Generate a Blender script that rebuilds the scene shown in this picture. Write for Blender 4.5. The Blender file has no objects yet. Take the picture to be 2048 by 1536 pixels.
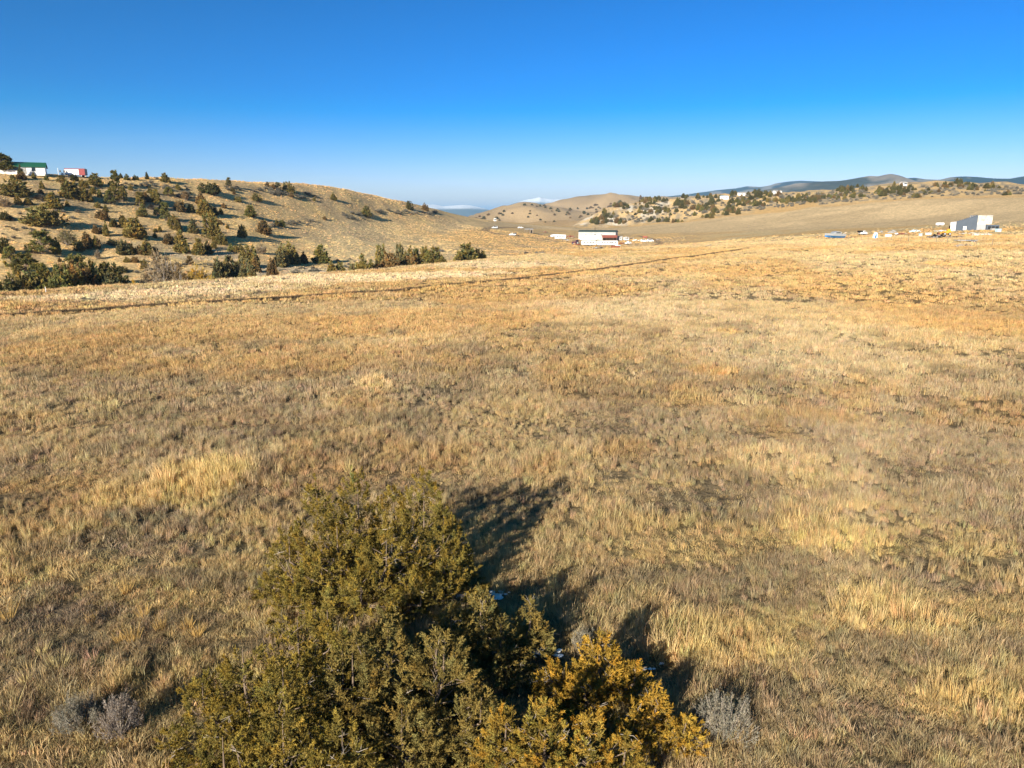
import bpy, bmesh, math, random
import numpy as np
from mathutils import Vector, Matrix
R = math.radians
scene = bpy.context.scene
# ------------------------------------------------------------------ camera
CAMZ, FPX, PITCH = 12.0, 1450.0, R(13.1)
cam = bpy.data.cameras.new('camera'); cam_o = bpy.data.objects.new('camera', cam)
scene.collection.objects.link(cam_o); scene.camera = cam_o
cam.sensor_width = 36.0; cam.lens = 36.0 * FPX / 2048.0
cam.clip_start = 0.1; cam.clip_end = 120000.0
cam_o.location = (0, 0, CAMZ); cam_o.rotation_euler = (math.pi / 2 - PITCH, 0, 0)
# ------------------------------------------------------------------ sky, sun, exposure
SUN_EL, SHADOW_AZ = R(19.2), R(27.0)          # shadows fall away from the camera and to the right
world = bpy.data.worlds.new('World'); scene.world = world; world.use_nodes = True
wn, wl = world.node_tree.nodes, world.node_tree.links
sky = wn.new('ShaderNodeTexSky'); sky.sky_type = 'NISHITA'; sky.sun_disc = False
sky.sun_elevation = SUN_EL; sky.sun_rotation = math.pi + SHADOW_AZ
sky.altitude = 1500; sky.air_density = 1.0; sky.dust_density = 0.3; sky.ozone_density = 2.5
bg = wn['Background']; bg.inputs['Strength'].default_value = 0.10
def _vm(op, a, v=None):
    n_ = wn.new('ShaderNodeVectorMath'); n_.operation = op; wl.new(a, n_.inputs[0])
    if op == 'SCALE': n_.inputs['Scale'].default_value = v
    return n_.outputs[0]
gm = wn.new('ShaderNodeGamma'); gm.inputs['Gamma'].default_value = 1.45      # deeper clear-air blue over the whole sky
wl.new(_vm('SCALE', sky.outputs[0], 0.10), gm.inputs['Color']); 
gr = wn.new('ShaderNodeVectorMath'); gr.operation = 'MULTIPLY'; wl.new(_vm('SCALE', gm.outputs[0], 7.7), gr.inputs[0]); gr.inputs[1].default_value = (0.99, 0.93, 1.0)
hs = wn.new('ShaderNodeHueSaturation'); hs.inputs['Saturation'].default_value = 1.36; wl.new(gr.outputs[0], hs.inputs['Color']); 
# faint cirrus streaks low over the horizon, all the way round
tc_ = wn.new('ShaderNodeTexCoord'); sx_ = wn.new('ShaderNodeSeparateXYZ'); wl.new(tc_.outputs['Generated'], sx_.inputs[0])
def _m(op, a, b):
    n_ = wn.new('ShaderNodeMath'); n_.operation = op
    for i_, v_ in enumerate((a, b)):
        if isinstance(v_, (int, float)): n_.inputs[i_].default_value = v_
        else: wl.new(v_, n_.inputs[i_])
    return n_.outputs[0]
zz = _m('ADD', _m('MAXIMUM', sx_.outputs[2], 0.0), 0.035); cx_ = wn.new('ShaderNodeCombineXYZ'); wl.new(_m('DIVIDE', sx_.outputs[0], zz), cx_.inputs[0]); wl.new(_m('DIVIDE', sx_.outputs[1], zz), cx_.inputs[1])
mp_ = wn.new('ShaderNodeMapping'); mp_.inputs['Scale'].default_value = (0.16, 0.42, 1); mp_.inputs['Rotation'].default_value = (0, 0, 0.25); wl.new(cx_.outputs[0], mp_.inputs[0])
ns_ = wn.new('ShaderNodeTexNoise'); ns_.inputs['Scale'].default_value = 1.3; ns_.inputs['Detail'].default_value = 7; ns_.inputs['Roughness'].default_value = 0.6; wl.new(mp_.outputs[0], ns_.inputs['Vector'])
def _ss(v, a, b, lo, hi):
    n_ = wn.new('ShaderNodeMapRange'); n_.interpolation_type = 'SMOOTHSTEP'; wl.new(v, n_.inputs[0])
    for i_, q_ in enumerate((a, b, lo, hi)): n_.inputs[i_ + 1].default_value = q_
    return n_.outputs[0]
fc_ = _m('MULTIPLY', _ss(ns_.outputs['Fac'], 0.55, 0.75, 0, 0.30), _ss(sx_.outputs[2], 0.04, 0.10, 1, 0))
mx_ = wn.new('ShaderNodeMixRGB'); wl.new(fc_, mx_.inputs[0])
sp_ = wn.new('ShaderNodeSeparateColor'); wl.new(hs.outputs[0], sp_.inputs[0]); cb_ = wn.new('ShaderNodeCombineColor')      # clear-air grade: less red overhead, less green low down
wl.new(_m('MULTIPLY', _m('MAXIMUM', _m('SUBTRACT', sp_.outputs[0], 0.20), 0.0), 1.0), cb_.inputs[0]); wl.new(_m('ADD', _m('MULTIPLY', sp_.outputs[1], 0.78), 0.20), cb_.inputs[1]); wl.new(sp_.outputs[2], cb_.inputs[2]); wl.new(cb_.outputs[0], mx_.inputs[1]); mx_.inputs[2].default_value = (5.2, 5.6, 6.2, 1); wl.new(mx_.outputs[0], bg.inputs['Color'])
sun = bpy.data.lights.new('sun', 'SUN'); sun.energy = 5.0; sun.angle = R(0.53); sun.color = (1.0, 0.905, 0.74)
sun_o = bpy.data.objects.new('sun', sun); scene.collection.objects.link(sun_o)
sd = Vector((math.sin(SHADOW_AZ) * math.cos(SUN_EL), math.cos(SHADOW_AZ) * math.cos(SUN_EL), -math.sin(SUN_EL)))
sun_o.rotation_euler = sd.to_track_quat('-Z', 'Y').to_euler(); sun_o.location = (-200, -300, 200)
vs = scene.view_settings
vs.view_transform = 'Standard'; vs.look = 'None'; vs.gamma = 1.0; vs.exposure = 1.10; vs.use_curve_mapping = False
scene.cycles.max_bounces = 6; scene.cycles.transparent_max_bounces = 6; scene.cycles.volume_bounces = 0
scene.cycles.use_adaptive_sampling = True
# ------------------------------------------------------------------ helpers
rng = np.random.default_rng(7); random.seed(7)
COL = scene.collection
CP, SP = math.cos(PITCH), math.sin(PITCH)
def ray(x, y):
    xc, yc = (x - 1024) / FPX, (768 - y) / FPX
    return np.array([xc, CP + yc * SP, -SP + yc * CP])
def az_tan(x, y):
    d = ray(x, y); return math.degrees(math.atan2(d[0], d[1])), d[2] / math.hypot(d[0], d[1])
def depth_of(p): return p[1] * CP - (p[2] - CAMZ) * SP
def mpp(p): return depth_of(p) / FPX           # metres per photo pixel at a point
def link(o, parent=None):
    COL.objects.link(o)
    if parent is not None: o.parent = parent
    return o
def tag(o, label=None, cat=None, group=None, kind=None):
    if label: o['label'] = label
    if cat: o['category'] = cat
    if group: o['group'] = group
    if kind: o['kind'] = kind
    return o
def empty(name, loc, rz=0, label=None, cat=None, group=None):
    o = bpy.data.objects.new(name, None); o.location = loc; o.rotation_euler = (0, 0, rz); o.empty_display_size = 0.3
    COL.objects.link(o); return tag(o, label, cat, group)
def mesh_np(name, verts, tris=None, quads=None, smooth=False, cols=None):
    me = bpy.data.meshes.new(name); verts = np.asarray(verts, np.float32)
    me.vertices.add(len(verts)); me.vertices.foreach_set('co', verts.ravel())
    parts, sizes = [], []
    for arr, k in ((tris, 3), (quads, 4)):
        if arr is not None and len(arr):
            arr = np.asarray(arr, np.int32); parts.append(arr.ravel()); sizes.append(np.full(len(arr), k, np.int32))
    idx = np.concatenate(parts); sz = np.concatenate(sizes)
    me.loops.add(len(idx)); me.loops.foreach_set('vertex_index', idx)
    me.polygons.add(len(sz)); st = np.concatenate([[0], np.cumsum(sz)[:-1]]).astype(np.int32)
    me.polygons.foreach_set('loop_start', st); me.polygons.foreach_set('loop_total', sz)
    me.polygons.foreach_set('use_smooth', np.full(len(sz), smooth))
    me.update(calc_edges=True)
    if cols is not None:
        a = me.attributes.new('Col', 'FLOAT_COLOR', 'POINT')
        c = np.ones((len(verts), 4), np.float32); c[:, :3] = cols; a.data.foreach_set('color', c.ravel())
    return me
# -------- noise
def _hash(ix, iy, s):
    h = (ix.astype(np.int64) * 374761393 + iy.astype(np.int64) * 668265263 + s * 1274126177) & 0xffffffff
    h = ((h ^ (h >> 13)) * 1274126177) & 0xffffffff
    h = h ^ (h >> 16); return (h & 0xffff).astype(np.float64) / 65535.0
def vn(x, y, s=0):
    x0, y0 = np.floor(x), np.floor(y); fx, fy = x - x0, y - y0
    fx = fx * fx * fx * (fx * (fx * 6 - 15) + 10); fy = fy * fy * fy * (fy * (fy * 6 - 15) + 10)
    ix, iy = x0.astype(np.int64), y0.astype(np.int64)
    a, b, c, d = _hash(ix, iy, s), _hash(ix + 1, iy, s), _hash(ix, iy + 1, s), _hash(ix + 1, iy + 1, s)
    return (a + (b - a) * fx) * (1 - fy) + (c + (d - c) * fx) * fy
def fbm(x, y, s=0, o=4):
    t, a, n = 0, 0.5, 0
    for k in range(o):
        t = t + a * vn(x, y, s + k * 17); n += a; a *= 0.5
        x, y = x * 2.03 + 13.7 - y * 0.3, y * 2.03 + 7.1 + x * 0.3 / 2.03
    return t / n
def sst(a, b, v): t = np.clip((v - a) / (b - a), 0, 1); return t * t * (3 - 2 * t)
# ------------------------------------------------------------------ terrain height field (polar knots)
# each line: photo column, photo row (or ('z', height)) and range in metres; consecutive lines are farther away
AZT = np.arange(-180, 180, 0.1)
def line(pts):
    A, RR, Z = [], [], []
    for x, y, r in pts:
        if isinstance(y, tuple): a, _ = az_tan(x, 470); z = y[1]
        else: a, t = az_tan(x, y); z = CAMZ + r * t
        A.append(a); RR.append(r); Z.append(z)
    A = np.array(A); o = np.argsort(A); A = A[o]
    k = np.exp(-0.5 * (np.arange(-12, 13) / 4.0) ** 2); k /= k.sum()
    out = []
    for v in (np.array(RR)[o], np.array(Z)[o]):
        t = np.interp(AZT, A, v, period=360)
        out.append(np.convolve(np.concatenate([t[-12:], t, t[:12]]), k, 'valid'))
    return out
def H(v): return ('z', v)
KN = [
 [(0, H(0), 0.0), (2048, H(0), 0.0)],
 [(0, H(0), 40), (1024, H(0), 40), (2048, H(0.1), 40)],
 [(0, H(-.15), 92), (1024, H(0.1), 95), (1600, H(0.5), 95), (2048, H(1.0), 95)],
 [(-300, 600, 140), (0, 585, 145), (250, 571, 150), (500, 557, 155), (750, 540, 178), (970, 520, 205), (1100, 507, 240), (1250, 497, 270), (1400, 490, 290), (1550, 484, 290), (1700, 480, 280), (1850, 479, 268), (2048, 478, 260), (2300, 476, 260)],
 [(-300, H(-5), 168), (0, H(-5), 170), (250, H(-5), 176), (500, H(-5), 184), (750, H(-5), 212), (970, H(-4.5), 245), (1100, H(-5), 290), (1250, H(-3.8), 330), (1400, H(.3), 330), (1550, 479, 330), (1700, 476, 308), (1850, 470, 315), (1950, 464, 325), (2048, 467, 310), (2300, 467, 310)],
 [(-300, 560, 205), (0, 555, 205), (250, 545, 215), (500, 535, 230), (700, 520, 265), (850, 510, 310), (970, 503, 340), (1100, 497, 390), (1250, 491, 430), (1400, 484, 420), (1550, 470, 420), (1700, 462, 420), (1850, 455, 400), (2048, 445, 400), (2300, 440, 400)],
 [(-300, 430, 262), (0, 430, 265), (250, 430, 288), (500, 430, 330), (700, 453, 380), (850, 460, 440), (970, 467, 460), (1050, 473, 480), (1100, 478, 490), (1250, 483, 490), (1400, 470, 520), (1550, 462, 500), (1700, 452, 500), (1850, 440, 500), (2048, 425, 480), (2300, 420, 480)],
 [(-300, 325, 325), (-100, 338, 325), (0, 345, 328), (150, 352, 338), (300, 357, 352), (450, 359, 382), (600, 367, 430), (700, 380, 470), (800, 401, 520), (860, 415, 560), (930, 433, 640), (1000, 443, 700), (1060, 447, 760), (1140, 453, 790), (1250, 451, 760), (1350, 446, 720), (1450, 433, 700), (1600, 415, 680), (1750, 403, 650), (1900, 395, 620), (2048, 393, 600), (2300, 390, 600)],
 [(-300, H(30), 480), (0, H(27), 480), (450, H(26), 540), (700, H(18), 640), (860, H(8), 760), (930, H(-2), 800), (1000, H(-5), 860), (1060, H(-6), 880), (1135, H(-4), 900), (1160, 443, 880), (1190, 430, 880), (1215, 416, 880), (1255, 406, 880), (1300, 402, 880), (1360, 398, 900), (1420, 392, 930), (1500, 388, 950), (1600, 384, 930), (1700, 378, 900), (1800, 371, 880), (1900, 366, 850), (1960, 367, 850), (2048, 372, 850), (2300, 375, 850)],
 [(-300, H(10), 1000), (0, H(5), 1000), (860, H(-10), 1050), (1000, H(-12), 1100), (1140, H(-10), 1150), (1215, H(10), 1120), (1300, H(22), 1100), (1500, H(25), 1130), (1800, H(25), 1080), (2300, H(25), 1080)],
 [(-300, H(-10), 1400), (860, H(-12), 1400), (1000, H(-8), 1400), (1060, 447, 1400), (1130, 439, 1400), (1180, 426, 1400), (1230, 416, 1400), (1280, 411, 1400), (1350, 409, 1400), (1500, H(20), 1400), (2300, H(0), 1400)],
 [(-300, H(-20), 1600), (900, H(-18), 1600), (1060, H(-16), 1600), (1150, H(-10), 1600), (1350, H(5), 1600), (2300, H(-20), 1600)],
 [(-300, H(-25), 1950), (800, H(-20), 1950), (900, H(-14), 1950), (930, 440, 1950), (960, 431, 1950), (1000, 416, 1950), (1030, 406, 1950), (1055, 401, 1950), (1078, 404, 1950), (1105, 414, 1950), (1140, 425, 1950), (1180, 430, 1950), (1300, 425, 1950), (1500, H(-10), 1950), (2300, H(-30), 1950)],
 [(-300, H(-30), 2250), (900, H(-28), 2250), (1030, H(-10), 2250), (1080, H(10), 2250), (1300, H(10), 2250), (2300, H(-30), 2250)],
 [(-300, H(-35), 2700), (900, H(-32), 2700), (1000, H(-10), 2700), (1060, 412, 2700), (1095, 408, 2700), (1130, 400, 2700), (1160, 394, 2700), (1190, 391, 2700), (1230, 389, 2700), (1280, 388, 2700), (1350, 389, 2700), (1420, 393, 2700), (1500, 397, 2700), (1700, H(20), 2700), (2300, H(-20), 2700)],
 [(0, H(-40), 3400), (2048, H(-40), 3400)],
 [(0, H(-55), 6500), (2048, H(-55), 6500)],
 [(0, H(-70), 70000), (2048, H(-70), 70000)],
]
KT = [line(k) for k in KN]
KR = np.stack([k[0] for k in KT], 1); KZ = np.stack([k[1] for k in KT], 1)       # [naz, K]
_h = np.diff(KR, axis=1); _d = np.diff(KZ, axis=1) / _h
KM = np.zeros_like(KZ)
w1 = 2 * _h[:, 1:] + _h[:, :-1]; w2 = _h[:, 1:] + 2 * _h[:, :-1]
same = (_d[:, 1:] * _d[:, :-1]) > 0
with np.errstate(divide='ignore', invalid='ignore'):
    KM[:, 1:-1] = np.where(same, (w1 + w2) / (w1 / _d[:, :-1] + w2 / _d[:, 1:]), 0)
def polar(x, y): return np.degrees(np.arctan2(x, y)), np.hypot(x, y)
def base_z(x, y):
    a, r = polar(x, y); f = (a + 180) / 0.1; i0 = np.floor(f).astype(int); fr = (f - i0)
    i0 = i0 % len(AZT); i1 = (i0 + 1) % len(AZT); z = 0
    for ii, ww in ((i0, 1 - fr), (i1, fr)):
        kr = KR[ii]; k = np.clip((r[:, None] >= kr).sum(1) - 1, 0, kr.shape[1] - 2)
        n = np.arange(len(r)); h = kr[n, k + 1] - kr[n, k]; t = np.clip((r - kr[n, k]) / h, 0, 1)
        z0, z1, m0, m1 = KZ[ii, k], KZ[ii, k + 1], KM[ii, k], KM[ii, k + 1]
        z = z + ww * ((2 * t**3 - 3 * t**2 + 1) * z0 + (t**3 - 2 * t**2 + t) * h * m0 + (-2 * t**3 + 3 * t**2) * z1 + (t**3 - t**2) * h * m1)
    return z
def crest_r(a): return np.interp(a, AZT, KT[3][0])
def foot_r(a): return np.interp(a, AZT, KT[7][0])
def zfun(x, y):
    x = np.atleast_1d(np.asarray(x, float)); y = np.atleast_1d(np.asarray(y, float))
    a, r = polar(x, y); z = base_z(x, y); c = crest_r(a)
    near = 1 - sst(0.95, 1.15, r / c)
    z = z + near * ((fbm(x / 14, y / 14, 3) - .5) * 0.5 * sst(6, 25, r) + (fbm(x / 2.2, y / 2.2, 5, 3) - .5) * .16)
    hill = sst(1.1, 1.5, r / c) * (a < 2) * (1 - sst(-4, 2, a)) * (1 - sst(500, 800, r))
    z = z + hill * ((fbm(x / 38 + y / 90, y / 60, 11) - .5) * 2.4 + (fbm(x / 9, y / 9, 12, 3) - .5) * .7)
    rock = sst(700, 780, r) * (1 - sst(1000, 1100, r)) * sst(4.5, 6, a)
    z = z + rock * ((fbm(x / 45, y / 45, 21) - .5) * 9 + (fbm(x / 12, y / 12, 22, 3) - .5) * 5 * (1 - sst(14, 22, a)) + (fbm(x / 10, y / 10, 23, 2) - .5) * 1.2)
    far = sst(1150, 1400, r) * (1 - sst(3000, 3600, r))
    rid = 1 - np.abs(2 * fbm(x / 260, y / 420, 31, 4) - 1)
    z = z + far * (rid - .8) * 40
    return z
# ------------------------------------------------------------------ ground colours (albedo) as a function of place
C_straw, C_orange, C_grey = np.array([.56, .42, .22]), np.array([.54, .34, .135]), np.array([.36, .275, .168])
C_gold, C_soil, C_field = np.array([.54, .40, .17]), np.array([.15, .115, .085]), np.array([.54, .395, .215])
C_hill, C_rock, C_tan = np.array([.70, .48, .225]), np.array([.62, .56, .46]), np.array([.44, .31, .165])
C_pale = np.array([.60, .48, .30])
def on_ground(x, y, rmin=4.0, rmax=4000.0):
    d = ray(x, y); h = math.hypot(d[0], d[1]); t = d[2] / h
    rr = np.concatenate([np.arange(max(rmin, 4), 60, .1), np.arange(60, 400, .5), np.arange(400, rmax, 2.0)]); rr = rr[rr >= rmin]
    X, Y = rr * d[0] / h, rr * d[1] / h
    g = zfun(X, Y); below = np.nonzero(CAMZ + rr * t <= g)[0]
    k = below[0] if len(below) else np.argmin(CAMZ + rr * t - g)
    return np.array([X[k], Y[k], g[k]])
def at_range(x, r):
    a, _ = az_tan(x, 480); X, Y = r * math.sin(R(a)), r * math.cos(R(a)); return np.array([X, Y, zfun(X, Y)[0]])
# painted-in world patches: photo column, row, half width, half height (px), colour, strength
BLOBS = [(400, 965, 85, 42, C_gold, .9), (250, 1000, 70, 30, C_gold, .6), (745, 772, 34, 14, C_straw * 1.1, .9), (655, 802, 22, 18, C_straw, .6),
 (1700, 1090, 130, 32, C_gold, .6), (1950, 1130, 100, 40, C_gold, .65), (1550, 930, 90, 40, C_straw, .7), (1480, 800, 70, 25, C_straw, .4),
 (1800, 1260, 260, 45, C_gold, .5), (1450, 1290, 150, 45, C_gold * .9, .45), (1950, 1400, 120, 60, C_gold * .85, .4), (1250, 900, 60, 30, C_orange, .4),
 (1350, 1170, 200, 40, C_grey * .85, .7), (1600, 1200, 130, 30, C_grey * .8, .7), (1720, 1440, 200, 50, C_grey * .85, .5),
 (120, 1230, 130, 40, C_soil * 1.3, .8), (300, 1180, 90, 30, C_grey * .7, .6), (60, 1470, 120, 60, C_soil * 1.5, .7), (200, 1330, 90, 60, C_straw * .8, .5),
 (800, 690, 120, 14, C_straw, .7), (1200, 620, 230, 25, C_pale * .95, .5), (1600, 690, 250, 50, C_pale * .8, .45), (1850, 640, 200, 25, C_orange, .35),
 (1460, 667, 30, 7, C_orange * 1.1, .8), (1420, 745, 60, 8, C_orange, .6), (1920, 528, 60, 7, C_orange * 1.1, .7), (1300, 545, 200, 8, C_orange, .55),
 (450, 660, 330, 30, C_orange * .9, .5), (900, 640, 260, 25, C_orange, .55), (600, 720, 300, 25, C_orange * .85, .45), (150, 700, 160, 40, C_orange * .8, .5),
 (700, 556, 300, 9, C_pale * 1.12, .9), (300, 588, 320, 8, C_pale * 1.1, .85), (1000, 530, 160, 7, C_pale * 1.05, .7), (100, 612, 120, 8, C_orange, .5)]
BW = []
for bx_, by_, hw, hh, c, s in BLOBS:
    p = on_ground(bx_, by_); p1 = on_ground(bx_, by_ + hh); p0 = on_ground(bx_, max(by_ - hh, by_ - 0.5 * (by_ - 430)))
    u = p[:2] / np.hypot(*p[:2]); ry = max(.5 * abs(np.hypot(*p0[:2]) - np.hypot(*p1[:2])), .4); rx = hw * mpp(p)
    BW.append((p[0], p[1], u, rx, ry, c, s))
TRACK = np.array([on_ground(x, y)[:2] for x, y in ((-250, 655), (0, 634), (250, 617), (500, 602), (750, 586), (1000, 563), (1150, 546), (1300, 526), (1420, 509), (1500, 498))])
TRAILS = [np.array([on_ground(x, y)[:2] for x, y in P]) for P in (((930, 715), (905, 765), (902, 820), (860, 875), (800, 935), (770, 990)), ((860, 775), (815, 835), (755, 905), (715, 960)))]
def seg_dist(x, y, P):
    d = np.full(np.shape(x), 1e9)
    for a, b in zip(P[:-1], P[1:]):
        v = b - a; t = np.clip(((x - a[0]) * v[0] + (y - a[1]) * v[1]) / (v @ v), 0, 1)
        d = np.minimum(d, np.hypot(x - a[0] - t * v[0], y - a[1] - t * v[1]))
    return d
ROAD = None
def near_colour(x, y, a, r):
    n1, n2, n3 = fbm(x / 9, y / 14, 41), fbm(x / 3, y / 3, 42, 3), fbm(x / 26, y / 40, 43)
    def mix(c, c2, w): return c + (c2 - c) * w[:, None]
    c = np.tile(C_grey, (len(x), 1))
    c = mix(c, C_straw * .8, sst(.42, .68, n1) * .75)
    c = mix(c, C_gold * .8, sst(.5, .72, n3) * .45)
    far = sst(45, 85, r)
    c = mix(c, C_orange * .95, far * sst(.38, .6, n3) * .75)
    c = mix(c, C_straw, far * (1 - sst(.38, .56, n3)) * .7)
    c = mix(c, C_straw * .95, sst(100, 170, r) * sst(.42, .6, n1) * .7)
    c = mix(c, C_orange * .75, sst(24, 36, r) * (1 - sst(60, 90, r)) * sst(.45, .62, fbm(x / 5, y / 7, 48, 4)) * .5)
    c = mix(c, C_grey * .68, sst(.5, .7, n2) * .65 * (1 - .6 * sst(60, 140, r)))
    for bx_, by_, u, rx, ry, cc, s in BW:
        dx, dy = x - bx_, y - by_; al = dx * u[0] + dy * u[1]; ac = dx * u[1] - dy * u[0]
        q = np.hypot(ac / rx, al / ry) + (n2 - .5) * .9 + (n1 - .5) * .6
        c = mix(c, cc, (1 - sst(.6, 1.25, q)) * s)
    st = fbm(x / 5 + y / 30, y / 1.3, 47, 4); side = np.maximum(sst(4, 16, a) * (1 - sst(30, 38, r)), sst(-14, -22, a) * sst(14, 18, r) * (1 - sst(30, 36, r)))
    c = mix(c, C_gold, sst(.46, .64, st) * side * .5); c = mix(c, C_grey * .8, (1 - sst(.32, .44, st)) * side * .5)
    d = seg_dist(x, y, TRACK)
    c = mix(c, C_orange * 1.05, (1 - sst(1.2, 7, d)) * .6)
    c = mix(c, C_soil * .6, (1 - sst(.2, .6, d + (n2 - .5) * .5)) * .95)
    for T in TRAILS: c = mix(c, C_soil * 1.1, (1 - sst(.08, .3, seg_dist(x, y, T) + (n2 - .5) * .6)) * .4)
    return c
FIELD_LO = [(900, 452), (1000, 453), (1120, 459), (1200, 464), (1300, 467), (1500, 463), (1700, 457), (1800, 453), (1880, 448), (1960, 446), (2048, 446), (2300, 444)]
FLO = [on_ground(x, y, 330) for x, y in FIELD_LO]
FLO_A = np.array([polar(np.array([p[0]]), np.array([p[1]]))[0][0] for p in FLO]); FLO_R = np.array([math.hypot(p[0], p[1]) for p in FLO])
FIELD_HI = [(900, 445), (1060, 449), (1140, 454), (1287, 450.5), (1375, 444), (1446, 434), (1500, 429), (1560, 424), (1600, 418), (1620, 414), (1677, 411.5), (1753, 404), (1840, 398), (1928, 395.5), (2048, 394), (2300, 392)]
FHI = [on_ground(x, y, 450) for x, y in FIELD_HI]
FHI_A = np.array([math.degrees(math.atan2(p[0], p[1])) for p in FHI]); FHI_R = np.array([math.hypot(p[0], p[1]) for p in FHI])
ROADP = np.array([on_ground(x, y, 300)[:2] for x, y in ((1060, 455), (1010, 455), (975, 457), (968, 461), (985, 466), (1020, 471), (1060, 476), (1100, 480), (1150, 486))])
ROADQ = np.array([on_ground(x, y, 300)[:2] for x, y in ((1230, 470), (1280, 472), (1310, 479), (1322, 487), (1300, 493), (1230, 495), (1150, 490))])
def far_colour(x, y, z, a, r):
    n1, n2, n3 = fbm(x / 22, y / 22, 51), fbm(x / 6, y / 6, 52, 3), fbm(x / 70, y / 70, 53)
    def mix(c, c2, w): return c + (c2 - c) * w[:, None]
    c = np.tile(C_hill, (len(x), 1))
    c = mix(c, C_grey * 1.0, sst(.48, .7, n1) * .55)
    c = mix(c, C_gold * 1.1, sst(.5, .72, fbm((x * .4 + y) / 12, (x - y * .4) / 60, 54)) * .5)
    c = mix(c, C_soil * 1.3, sst(.56, .75, n2) * .4)
    c = mix(c, np.array([.52, .42, .29]), sst(.6, .74, fbm(x / 16, y / 16, 55)) * (1 - sst(230, 275, r)) * .8)
    # meadow between the gully and the farmyard
    mead = sst(-17, -13, a) * (1 - sst(14, 18, a)) * sst(225, 260, r)
    hillR = np.interp(a, [-18, -12, -7, -3, 0], [330, 400, 455, 560, 640])
    mead = mead * (1 - sst(.93, 1.06, r / hillR) * (a < -1))
    cm = np.tile(C_straw * 1.12, (len(x), 1)); cm = mix(cm, C_orange * 1.05, sst(-6, 2, a + (n3 - .5) * 18) * .75); cm = mix(cm, C_grey * 1.05, sst(.5, .7, n1) * .6)
    c = mix(c, cm, mead)
    rt = sst(12, 18, a); c = mix(c, mix(np.tile(C_straw * .95, (len(x), 1)), C_orange, sst(.4, .6, n1) * .8), rt * (1 - sst(560, 640, r)))
    # brown worked field
    lo, hi = np.interp(a, FLO_A, FLO_R), np.interp(a, FHI_A, FHI_R)
    fld = sst(-4, -1, a) * sst(-6, 6, r - lo + (n2 - .5) * 8) * (1 - sst(-8, 8, r - hi + (n2 - .5) * 10))
    cf = mix(np.tile(C_field, (len(x), 1)), C_field * 1.2, sst(.4, .65, n3)); cf = mix(cf, C_field * .85, sst(.5, .7, fbm(x / 80, y / 10, 57)) * .7)
    c = mix(c, cf, fld)
    edge = (1 - sst(4, 16, np.abs(r - hi - 6))) * sst(0, 4, a); c = mix(c, C_orange * 1.1, edge * .8)
    patch = sst(17.5, 18.2, a) * (1 - sst(22, 22.6, a)) * sst(-6, 4, r - hi) * (1 - sst(60, 80, r - hi)); c = mix(c, C_orange * 1.15, patch * .85)
    rock = sst(0, 30, r - hi) * (1 - sst(960, 1100, r)) * sst(4, 5.5, a) * (1 - patch)
    ch = mix(np.tile(C_hill * .92, (len(x), 1)), np.array([.24, .21, .16]), sst(.45, .68, n2) * .8)
    ch = mix(ch, C_rock, sst(.50, .62, fbm(x / 13, y / 13, 59)) * (1 - sst(11.5, 15, a)) * .9)
    c = mix(c, ch, rock)
    tan = sst(1100, 1250, r); ct = mix(np.tile(C_tan, (len(x), 1)), C_tan * .8, sst(.4, .65, fbm(x / 120, y / 120, 61)))
    ct = mix(ct, C_orange * .8, sst(1250, 1330, r) * (1 - sst(1500, 1560, r)) * .5); c = mix(c, ct, tan)
    for P, w in ((ROADP, 3.2), (ROADQ, 2.4)):
        d = seg_dist(x, y, P); c = mix(c, np.array([.22, .16, .10]), (1 - sst(w * .5, w, d)) * .85)
    return c
def ground_colour(x, y, z):
    a, r = polar(x, y); q = sst(.97, 1.06, r / crest_r(a)) * (1 - sst(8, 16, a)) + sst(.97, 1.25, r / crest_r(a)) * sst(8, 16, a)
    out = np.zeros((len(x), 3)); m = q < 1
    if m.any(): out[m] = near_colour(x[m], y[m], a[m], r[m]) * (1 - q[m])[:, None]
    m = q > 0
    if m.any(): out[m] += far_colour(x[m], y[m], z[m], a[m], r[m]) * q[m][:, None]
    return out
# ------------------------------------------------------------------ materials
def new_mat(name):
    m = bpy.data.materials.new(name); m.use_nodes = True
    return m, m.node_tree.nodes, m.node_tree.links, m.node_tree.nodes['Principled BSDF']
def ground_mat():
    m, n, l, b = new_mat('dry_ground')
    at = n.new('ShaderNodeAttribute'); at.attribute_name = 'Col'
    geo = n.new('ShaderNodeNewGeometry'); fac = None; last = at.outputs['Color']
    for sc_, lo, hi, det in ((1.4, .45, 1.5, 6), (9.0, .6, 1.4, 4), (0.35, .72, 1.28, 5)):
        t = n.new('ShaderNodeTexNoise'); t.inputs['Scale'].default_value = sc_; t.inputs['Detail'].default_value = det; t.inputs['Roughness'].default_value = .7
        l.new(geo.outputs['Position'], t.inputs['Vector'])
        mr = n.new('ShaderNodeMapRange'); mr.inputs[1].default_value = .28; mr.inputs[2].default_value = .72; mr.inputs[3].default_value = lo; mr.inputs[4].default_value = hi
        l.new(t.outputs['Fac'], mr.inputs[0])
        mx = n.new('ShaderNodeVectorMath'); mx.operation = 'SCALE'; l.new(last, mx.inputs[0]); l.new(mr.outputs[0], mx.inputs['Scale']); last = mx.outputs[0]
        if fac is None: fac = t.outputs['Fac']
    l.new(last, b.inputs['Base Color']); b.inputs['Roughness'].default_value = 1; b.inputs['Specular IOR Level'].default_value = .05
    bp = n.new('ShaderNodeBump'); bp.inputs['Strength'].default_value = .9; bp.inputs['Distance'].default_value = .35
    l.new(fac, bp.inputs['Height']); l.new(bp.outputs[0], b.inputs['Normal']); return m
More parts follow.
